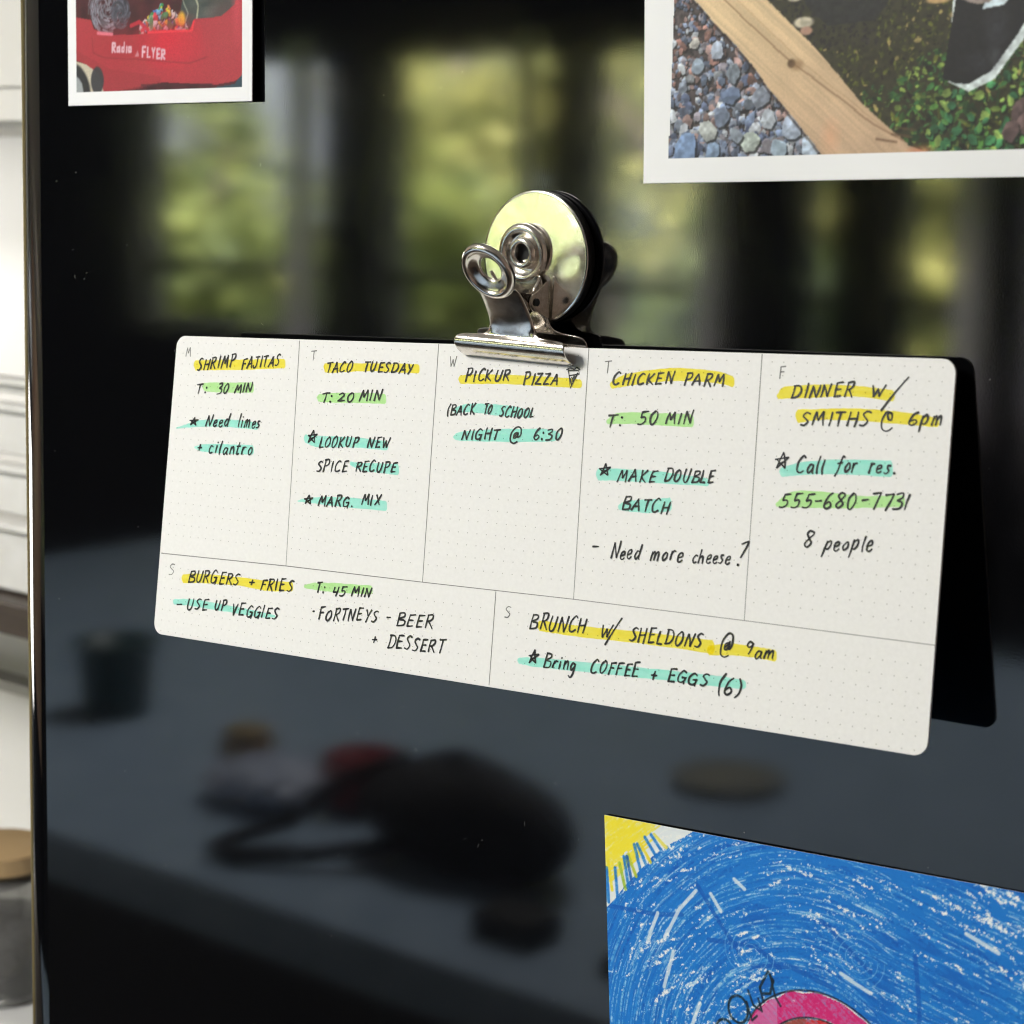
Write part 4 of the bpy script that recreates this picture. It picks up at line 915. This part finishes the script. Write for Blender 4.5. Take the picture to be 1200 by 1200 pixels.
sheet('printed_photo', paint_garden(), (.0418, -.0002, 1.4190), math.radians(1.6), .0003, (0, 11.2, 0, 5.2, .0195), .25, M['print_matte'],
      lambda x, y: .05+.035*math.sin(x*.9+1.2)*math.exp(-y*.6)+.02*math.sin(x*.5),
      'white bordered photo print of grey gravel, a timber board and a dark shoe on moss', 'photo', M['photo_paper'])
sheet('printed_photo', paint_wagon(), (-.1829, -.0002, 1.4401), math.radians(.3), .0003, (0, 8.55, 0, 3.6, .0235), .25, M['print_matte'],
      lambda x, y: .05+.016*x+.02*math.exp(-y*.5),
      'small white bordered photo print of a red toy wagon loaded with bundles', 'photo', M['photo_paper'])
cr = paint_crayon()
ca = math.radians(3.5); hgt = cr.h/100
sheet('crayon_drawing', cr, (.0341+hgt*math.sin(ca), -.0002, 1.2571-hgt*math.cos(ca)), ca, .0002, (0, 12.8, 15.4, 21.6, .0215), .3, M['print_wax'],
      lambda x, y: .05+.02*math.sin(x*.35), "child's blue crayon drawing with a yellow sun in the corner and pink arches", 'drawing', M['photo_paper'])

# a few specks of dust on the enamel
random.seed(9); mb = MB()
for k in range(130):
    x, z, r = random.uniform(-.2, .16), random.uniform(1.12, 1.5), random.uniform(.00006, .00022); a0_ = random.random()*6
    if random.random() < .12: mb.add([(x, -.00004, z), (x+.0012*math.cos(a0_), -.00004, z+.0012*math.sin(a0_)), (x+.0012*math.cos(a0_)+.00008, -.00004, z+.0012*math.sin(a0_)), (x+.00008, -.00004, z)], [(0, 1, 2, 3)])
    else: mb.add([(x+r*math.cos(a0_+q*1.26)*random.uniform(.7, 1.2), -.00004, z+r*math.sin(a0_+q*1.26)) for q in range(5)], [(0, 1, 2, 3, 4)])
mb.build('dust', mat('dust_grey', (.24, .24, .23), .9), kind='stuff', label='tiny grey specks of dust on the black fridge panel', cat='dust')

# ------------------------------------------------------------------ kitchen behind the fridge, out of focus at the left edge
cream = mat('cream_cabinet_paint', (.80, .78, .72), .4); vary(cream, noise_tex(cream, 6, 3), (.77, .75, .69), (.82, .80, .75))
tile = mat('pale_backsplash', (.72, .71, .68), .35); bump(tile, noise_tex(tile, 12, 3), .1, .002)
china = mat('white_china', (.84, .84, .82), .15); darkwood = mat('dark_walnut', (.045, .035, .028), .45)
vary(darkwood, noise_tex(darkwood, 14, 4, 1, (1, 1, 9)), (.03, .022, .018), (.07, .05, .038))
MB().box(-6, 2.4, .72, .80, 0, 2.6).build('kitchen_wall', tile, kind='structure')
wc = empty('wall_cupboard', (-.95, .5, 1.451), label='cream wall cupboard at the top left behind the fridge edge', cat='cupboard')
MB().box(-.9, .72, .0, .2195, 0, .75).build('carcass', cream, wc, bevel=.002)
for k in range(4):
    x0 = -.89+k*.40; d = MB().box(x0, x0+.39, -.018, -.0005, .004, .74).build('cupboard_door', cream, wc, bevel=.002)
    fz = [(x0+.0, x0+.39, .004, .022), (x0, x0+.39, .71, .74)]
    MB().box(x0+.03, x0+.36, -.022, -.0185, .0275, .70).build('door_panel', cream, d, bevel=.0015)
    MB().tube([(x0+.355, -.035, .05), (x0+.355, -.035, .15)], .004, 8).build('handle', M['trim'], d, smooth=True)
sf = empty('wall_shelf', (-.95, .5, 1.0868), label='dark walnut wall shelf under the cupboard at the far left', cat='shelf')
MB().box(-.8, .70, -.02, .2195, 0, .0243).build('shelf_board', darkwood, sf, bevel=.002)
for x in (-.6, 0, .55): MB().prism([(0, 0), (.14, 0), (0, -.12)], -.008, .008).build('bracket', darkwood, sf, xf=Matrix.Translation((x, .08, 0)) @ Matrix.Rotation(math.radians(90), 4, 'Z') @ Matrix.Rotation(math.radians(90), 4, 'X') @ Matrix.Scale(-1, 4, (1, 0, 0)) @ Matrix.Translation((-.139, -.0005, 0)))
crt = empty('slatted_crate', (-1.05, .5, 1.1112), label='white painted slatted crate on the dark walnut shelf', cat='crate')
white = mat('white_crate_paint', (.82, .81, .78), .45); vary(white, noise_tex(white, 40, 4), (.76, .75, .71), (.85, .84, .81))
for z0, z1 in ((.002, .053), (.0595, .096), (.1035, .141), (.1485, .160)):
    sl = MB().box(-.28, .28, .0, .012, z0, z1).build('slat', white, crt, bevel=.003)
    MB().box(-.282, .282, -.007, .0125, z1-.0045, z1+.0005).build('lip', white, sl, bevel=.0015)
for x in (-.27, .25): MB().box(x, x+.02, .0125, .03, 0, .16).build('corner_post', white, crt, bevel=.002)
MB().box(-.28, .28, .03, .2, .001, .012).build('base_board', white, crt, bevel=.002)
ct = empty('kitchen_counter', (-.9, .45, 0), label='white worktop with pale cupboards below at the lower left behind the fridge edge', cat='counter')
MB().box(-1.6, .66, -.12, .2695, .775, .8075).build('worktop', china, ct, bevel=.003)
MB().box(-1.6, .66, -.08, .2695, .08, .7745).build('base_cupboard', cream, ct, bevel=.002)
rl = MB().box(-1.7, -.25, .695, .7195, .955, .9646).build('wall_rail', mat('grey_rail', (.35, .34, .31), .4), label='grey rail along the backsplash above the jars', cat='rail')
glass = mat('clear_jar_glass', (.9, .9, .88), .05); P(glass).inputs['Transmission Weight'].default_value = .9
beans = mat('coffee_beans', (.05, .03, .022), .5); bump(beans, noise_tex(beans, 180, 2), .8, .004); lidw = mat('bamboo_lid', (.50, .34, .17), .5)
for i, (x, y, r, h, fill, lb) in enumerate([(-.905, .49, .04, .10, .058, 'glass jar of dark coffee beans with bamboo lid beside the fridge edge'), (-1.03, .52, .045, .15, .07, 'taller glass jar half filled with coffee beans left of the short jar')]):
    j = empty('storage_jar', (x, y, .8077), label=lb, cat='jar', group='storage jars on the worktop')
    MB().lathe([(0, .0005), (r-.004, 0), (r, .006), (r, h-.01), (r-.006, h), (r-.009, h), (r-.003, h-.011), (r-.003, .007), (0, .004)], 40).build('jar_glass', glass, j, smooth=True)
    MB().lathe([(0, .0045), (r-.0035, .0075), (r-.0035, fill), (0, fill+.003)], 32).build('coffee_beans', beans, j, smooth=True)
    MB().lathe([(0, h-.008), (r-.0095, h-.008), (r-.0095, h+.0005), (r, h+.0005), (r, h+.014), (0, h+.0142)], 40).build('jar_lid', lidw, j, bevel=.001)

# ------------------------------------------------------------------ the room the fridge mirrors
dark = mat('charcoal_wall_paint', (.006, .006, .007), .8); vary(dark, noise_tex(dark, 3, 3), (.004, .004, .005), (.009, .009, .009))
oak = mat('oak_floor', (.26, .21, .17), .5)
ceil = mat('ceiling_plaster', (.78, .73, .68), .8)
MB().box(-7, 2.6, -4.2, .9, -.1, 0).build('floor', oak, kind='structure')
MB().box(-7, 2.6, -4.2, .9, 2.6, 2.7).build('ceiling', ceil, kind='structure')
MB().box(-7.1, -7, -4.2, .9, 0, 2.6).build('wall_left', dark, kind='structure')
warm = mat('warm_side_wall', (.72, .58, .51), .8)
MB().box(2.4, 2.5, -4.2, .9, 0, 2.6).build('wall_right', warm, kind='structure')
WY = -4.0; Z0, Z1 = .93, 1.80
MB().box(-7, 2.4, WY-.16, WY, 0, Z0-.0).build('wall_far_lower', dark, kind='structure')
MB().box(-7, 2.4, WY-.16, WY, Z1, 2.6).build('wall_far_upper', dark, kind='structure')
spans = [(-7, -4.984), (-4.107, -3.90), (-3.25, -3.158), (-2.66, -2.47), (-2.345, -2.19), (-1.93, -1.80), (-1.45, 2.4)]
for a, b in spans: MB().box(a, b, WY-.159, WY-.001, Z0, Z1).build('wall_pier', dark, kind='structure')
glz = bpy.data.materials.new('window_glass'); glz.use_nodes = True; nt = glz.node_tree; nt.nodes.remove(nt.nodes['Principled BSDF'])
t = N(glz, 'ShaderNodeBsdfTransparent'); g = N(glz, 'ShaderNodeBsdfGlossy'); g.inputs['Roughness'].default_value = .02; mx = N(glz, 'ShaderNodeMixShader'); mx.inputs['Fac'].default_value = .07
L(glz, t.outputs['BSDF'], mx.inputs[1]); L(glz, g.outputs['BSDF'], mx.inputs[2]); L(glz, mx.outputs['Shader'], nt.nodes['Material Output'].inputs['Surface'])
frame_m = mat('dark_window_frame', (.03, .03, .032), .5)
cloth = mat('sheer_curtain', (.8, .78, .82), .9); P(cloth).inputs['Transmission Weight'].default_value = 0
nt = cloth.node_tree; tr = N(cloth, 'ShaderNodeBsdfTranslucent'); tr.inputs['Color'].default_value = (.62, .58, .66, 1); mx = N(cloth, 'ShaderNodeMixShader'); mx.inputs['Fac'].default_value = .7
L(cloth, P(cloth).outputs['BSDF'], mx.inputs[1]); L(cloth, tr.outputs['BSDF'], mx.inputs[2]); L(cloth, mx.outputs['Shader'], nt.nodes['Material Output'].inputs['Surface'])
wins = [(-4.984, -4.107, 'widest window, leftmost in the reflection'), (-3.90, -3.25, 'second window from the left in the reflection'), (-3.158, -2.66, 'third window from the left, right above the planner card'), (-2.47, -2.345, 'narrowest window slit between two dark piers'), (-2.19, -1.93, 'narrow window with bright leaves behind it'), (-1.80, -1.45, 'rightmost window in the reflection')]
for a, b, lb in wins:
    w = empty('window', ((a+b)/2, WY-.08, Z0), label=lb, cat='window', group='garden windows mirrored in the fridge'); hw = (b-a)/2; H_ = Z1-Z0
    MB().box(-hw, hw, -.02, .02, 0, .03).build('sill_rail', frame_m, w); MB().box(-hw, hw, -.02, .02, H_-.03, H_).build('head_rail', frame_m, w)
    for s in (-1, 1): MB().box(min(s*hw, s*(hw-.02)), max(s*hw, s*(hw-.02)), -.019, .019, .03, H_-.03).build('stile', frame_m, w)
    MB().box(-hw+.02, hw-.02, -.015, .015, .195, .225).build('glazing_bar', frame_m, w)
    MB().box(-hw+.021, hw-.021, -.003, .003, .0305, .1945).build('pane', glz, w); MB().box(-hw+.021, hw-.021, -.003, .003, .2255, H_-.0305).build('pane', glz, w)
for x0, x1, lb in [(-4.228, -4.11, 'sheer curtain at the right of the widest window'), (-3.32, -3.252, 'thin sheer curtain right of the second window'), (-2.72, -2.625, 'sheer curtain beside the third window'), (-1.99, -1.885, 'sheer curtain beside the narrow bright window'), (-1.80, -1.62, 'sheer curtain over the rightmost window')]:
    mb = MB(); n = 24; vs = []
    for i in range(n+1):
        x = x0+(x1-x0)*i/n; y = WY+.03+.012*math.sin(i*1.7)
        vs += [(x, y, .60), (x, y, 1.84)]
    mb.add(vs, [(2*i, 2*i+2, 2*i+3, 2*i+1) for i in range(n)]); mb.build('curtain', cloth, smooth=True, label=lb, cat='curtain', group='sheer curtains by the windows')

peach = mat('terracotta_linen', (.46, .24, .15), .9); vary(peach, noise_tex(peach, 3.5, 2), (.55, .33, .25), (.62, .50, .34))  # curtain added to give the rounded fridge edge a warm reflection
mb = MB(); n = 40; vs = []
for i in range(n+1):
    y = -1.6+1.5*i/n; x = -3.4+.03*math.sin(i*1.3)
    vs += [(x, y, 1.30), (x, y, 2.45)]
mb.add(vs, [(2*i, 2*i+2, 2*i+3, 2*i+1) for i in range(n)]); mb.build('added_warm_curtain', peach, smooth=True, label='added terracotta linen curtain, seen only as a warm streak in the rounded fridge edge', cat='curtain')

# island worktop with clutter
stone = mat('pale_grey_quartz', (.5, .6, .7), .4); vary(stone, noise_tex(stone, 30, 5), (.25, .34, .45), (.33, .43, .55))
isl = empty('kitchen_island', (-.8, -1.05, 0), label='pale quartz topped kitchen island mirrored in the lower fridge panel', cat='kitchen island')
MB().box(-1.05, 1.0, -.55, .51, .88, .92).build('worktop', stone, isl, bevel=.003)
navy = mat('near_black_cabinet', (.010, .011, .014), .6)
MB().box(-1.0, .95, -.5, .46, .06, .8795).build('island_base', navy, isl, bevel=.003)
blk = mat('black_fabric', (.006, .006, .008), .8)


def solid(prof, name, mt, parent=None, loc=(0, 0, 0), **kw): return MB().lathe(prof, 40).build(name, mt, parent, smooth=True, loc=loc, **kw)


pt = empty('plant_pot', (-1.147, -.80, .9203), label='dark green pot on the island, left in the reflection', cat='pot')
gm = mat('dark_green_glaze', (.006, .045, .042), .4)
solid([(0, 0), (.030, 0), (.036, .066), (.039, .066), (.039, .071), (.034, .071), (.032, .05), (0, .05)], 'pot_body', gm, pt)
solid([(0, .052), (.032, .052)], 'soil', blk, pt)
am = empty('spice_jar', (-.897, -.735, .9203), label='small amber jar between the green pot and the red mug in the reflection', cat='jar')
solid([(0, 0), (.021, 0), (.023, .004), (.023, .034), (.019, .038)], 'jar_glass', mat('amber', (.24, .13, .03), .3), am); solid([(0, .0455), (.018, .045), (.0195, .043), (.0195, .0382)], 'jar_lid', mat('ochre', (.30, .2, .06), .5), am)
mg = empty('red_mug', (-.773, -.745, .9203), label='deep red mug next to the black bag in the reflection', cat='mug')
red = mat('red_glaze', (.26, .018, .026), .3)
solid([(0, 0), (.022, 0), (.028, .006), (.029, .046), (.027, .046), (.025, .008), (0, .006)], 'mug_body', red, mg)
MB().tube([(-.027, 0, .038), (-.041, 0, .037), (-.046, 0, .025), (-.039, 0, .013), (-.027, 0, .010)], .004, 10).build('mug_handle', red, mg, smooth=True)
bg_ = empty('black_bag', (-.622, -.70, .9203), label='slumped black fabric bag with a looped strap on the island', cat='bag')
mb = MB(); vs = []; nu, nv = 40, 20
for j in range(nv+1):
    ph = math.pi*j/nv
    for i in range(nu):
        th = 2*math.pi*i/nu; k = 1+.06*math.sin(3*th+1)+.04*math.sin(5*th)*math.sin(ph)
        vs.append((.096*k*math.sin(ph)*math.cos(th), .055*k*math.sin(ph)*math.sin(th), max(0, .036+.042*math.cos(ph)*(1+.12*math.sin(2*th)))))
mb.add(vs, [(j*nu+i, j*nu+(i+1) % nu, (j+1)*nu+(i+1) % nu, (j+1)*nu+i) for j in range(nv) for i in range(nu)]); mb.build('bag_body', blk, bg_, smooth=True)
MB().tube([(-.06, 0, .07), (-.10, .03, .05), (-.13, .055, .016), (-.155, .09, .007), (-.15, .115, .007), (-.12, .12, .007), (-.08, .09, .01), (-.03, .05, .02)], .0060, 10).build('bag_strap', blk, bg_, smooth=True)
wl = MB(); wl.box(-.026, .026, -.02, .02, 0, .018); wl.build('leather_wallet', blk, bevel=.004, loc=(-.500, -.61, .9205), label='small black wallet lying near the front edge of the island', cat='wallet')
sp = MB(); sp.box(-.024, .024, -.018, .018, 0, .012); sp.build('black_card_holder', blk, bevel=.003, loc=(-.395, -.612, .9205), label='flat black card holder right of the wallet', cat='card holder')
tb = empty('wicker_tray', (-.595, -1.0, .9203), label='tan wicker tray at the back of the island in the reflection', cat='tray')
tan = mat('tan_wicker', (.24, .24, .20), .8)
solid([(0, 0), (.040, 0), (.045, .009), (.048, .009), (.043, .001), (.040, .005), (0, .005)], 'tray_body', tan, tb)
mb = MB(); vs = []; nu = 24
pl = mat('crumpled_film', (.50, .56, .70), .3)
for j in range(13):
    for i in range(nu):
        th = 2*math.pi*i/nu; r = .034*math.sin(math.pi*j/12)*(1+.3*random.random()); vs.append((r*1.3*math.cos(th), r*math.sin(th), max(0, .016+.018*math.cos(math.pi*j/12)+.006*random.random())))
mb.add(vs, [(j*nu+i, j*nu+(i+1) % nu, (j+1)*nu+(i+1) % nu, (j+1)*nu+i) for j in range(12) for i in range(nu)]); mb.build('crumpled_wrap', pl, loc=(-.84, -.70, .9205), label='crumpled pale plastic wrap by the red mug in the reflection', cat='plastic wrap')

# ------------------------------------------------------------------ garden outside the windows
gr = mat('lawn', (.10, .15, .035), .9); vary(gr, noise_tex(gr, 5, 4), (.05, .08, .02), (.14, .2, .05))
MB().box(-40, 20, -60, -4.16, -.4, -.3).build('garden_ground', gr, kind='structure')
bark = mat('tree_bark', (.12, .09, .07), .9)
leafm = []
for k, c in enumerate([((.05, .08, .02), (.28, .32, .08)), ((.03, .055, .02), (.14, .18, .05)), ((.10, .13, .03), (.50, .48, .16))]):
    lm = mat('leaves_%s' % ('mid', 'dark', 'yellow')[k], c[0], .6); vary(lm, noise_tex(lm, 6.5, 2), c[0], c[1], .42, .6); leafm.append(lm)


def tree(x, y, z, rx, rz, n, lm, label, seed):
    rnd = np.random.default_rng(seed); n = int(n*.8); t = empty('garden_tree', (x, y, -.3), label=label, cat='tree', group='trees outside the windows')
    MB().tube([(0, 0, 0), (.05, .02, (z+.3)*.5), (0, .05, z+.3), (.08, 0, z+.3+rz*.5)], [.11, .085, .06, .03], 10).build('trunk', bark, t, smooth=True)
    for a in (0.4, 2.5, 4.4): MB().tube([(.02, .02, (z+.3)*.7), (rx*.4*math.cos(a), rx*.4*math.sin(a), z+.3+rz*.1), (rx*.7*math.cos(a), rx*.7*math.sin(a), z+.3+rz*.4)], [.05, .03, .012], 8).build('limb', bark, t, smooth=True)
    k = 22; cl = rnd.normal(size=(k, 3)); cl /= np.linalg.norm(cl, axis=1)[:, None]; cl *= (rnd.random((k, 1))**.5)*.8
    p = cl[rnd.integers(0, k, n)]+rnd.normal(size=(n, 3))*.12; p = p*np.array([rx, rx, rz])+np.array([0, 0, z+.3])
    d1 = rnd.normal(size=(n, 3)); d1 /= np.linalg.norm(d1, axis=1)[:, None]; d2 = np.cross(d1, rnd.normal(size=(n, 3))); d2 /= np.linalg.norm(d2, axis=1)[:, None]
    s = (.035+.04*rnd.random((n, 1)))
    co = np.stack([p-d1*s, p+d2*s*.5, p+d1*s, p-d2*s*.5], 1).reshape(-1, 3)
    me = bpy.data.meshes.new('crown'); me.from_pydata(co.tolist(), [], np.arange(4*n).reshape(-1, 4).tolist()); me.materials.append(lm)
    o = bpy.data.objects.new('crown', me); COL.objects.link(o); o.parent = t


T = [(-8.6, -7.4, 1.1, 1.0, 1.2, 6000, 0, 'mid green tree furthest left beyond the widest window'), (-7.1, -7.9, 1.5, 1.0, 1.1, 5000, 2, 'yellowish tree beyond the widest window'),
     (-6.3, -7.0, .9, .75, .9, 4500, 0, 'rounded green tree beyond the second window'), (-5.2, -7.6, 1.6, .9, 1.0, 4500, 2, 'yellow green tree beyond the second and third windows'),
     (-4.5, -6.9, .8, .6, .8, 4000, 1, 'dark green bushy tree beyond the third window'), (-3.7, -7.3, 1.3, .75, 1.1, 5500, 2, 'bright yellow green tree beyond the narrow window'),
     (-2.7, -7.8, 1.2, .9, 1.1, 4500, 1, 'dark tree beyond the rightmost window'), (-8.0, -10.5, 2.2, 1.9, 1.7, 7000, 1, 'large dark tree at the back left of the garden'), (-5.2, -10.8, 2.0, 2.0, 1.8, 7000, 1, 'large dark tree at the back right of the garden')]
for i, a in enumerate(T): tree(*a[:6], leafm[a[6]], a[7], 40+i)
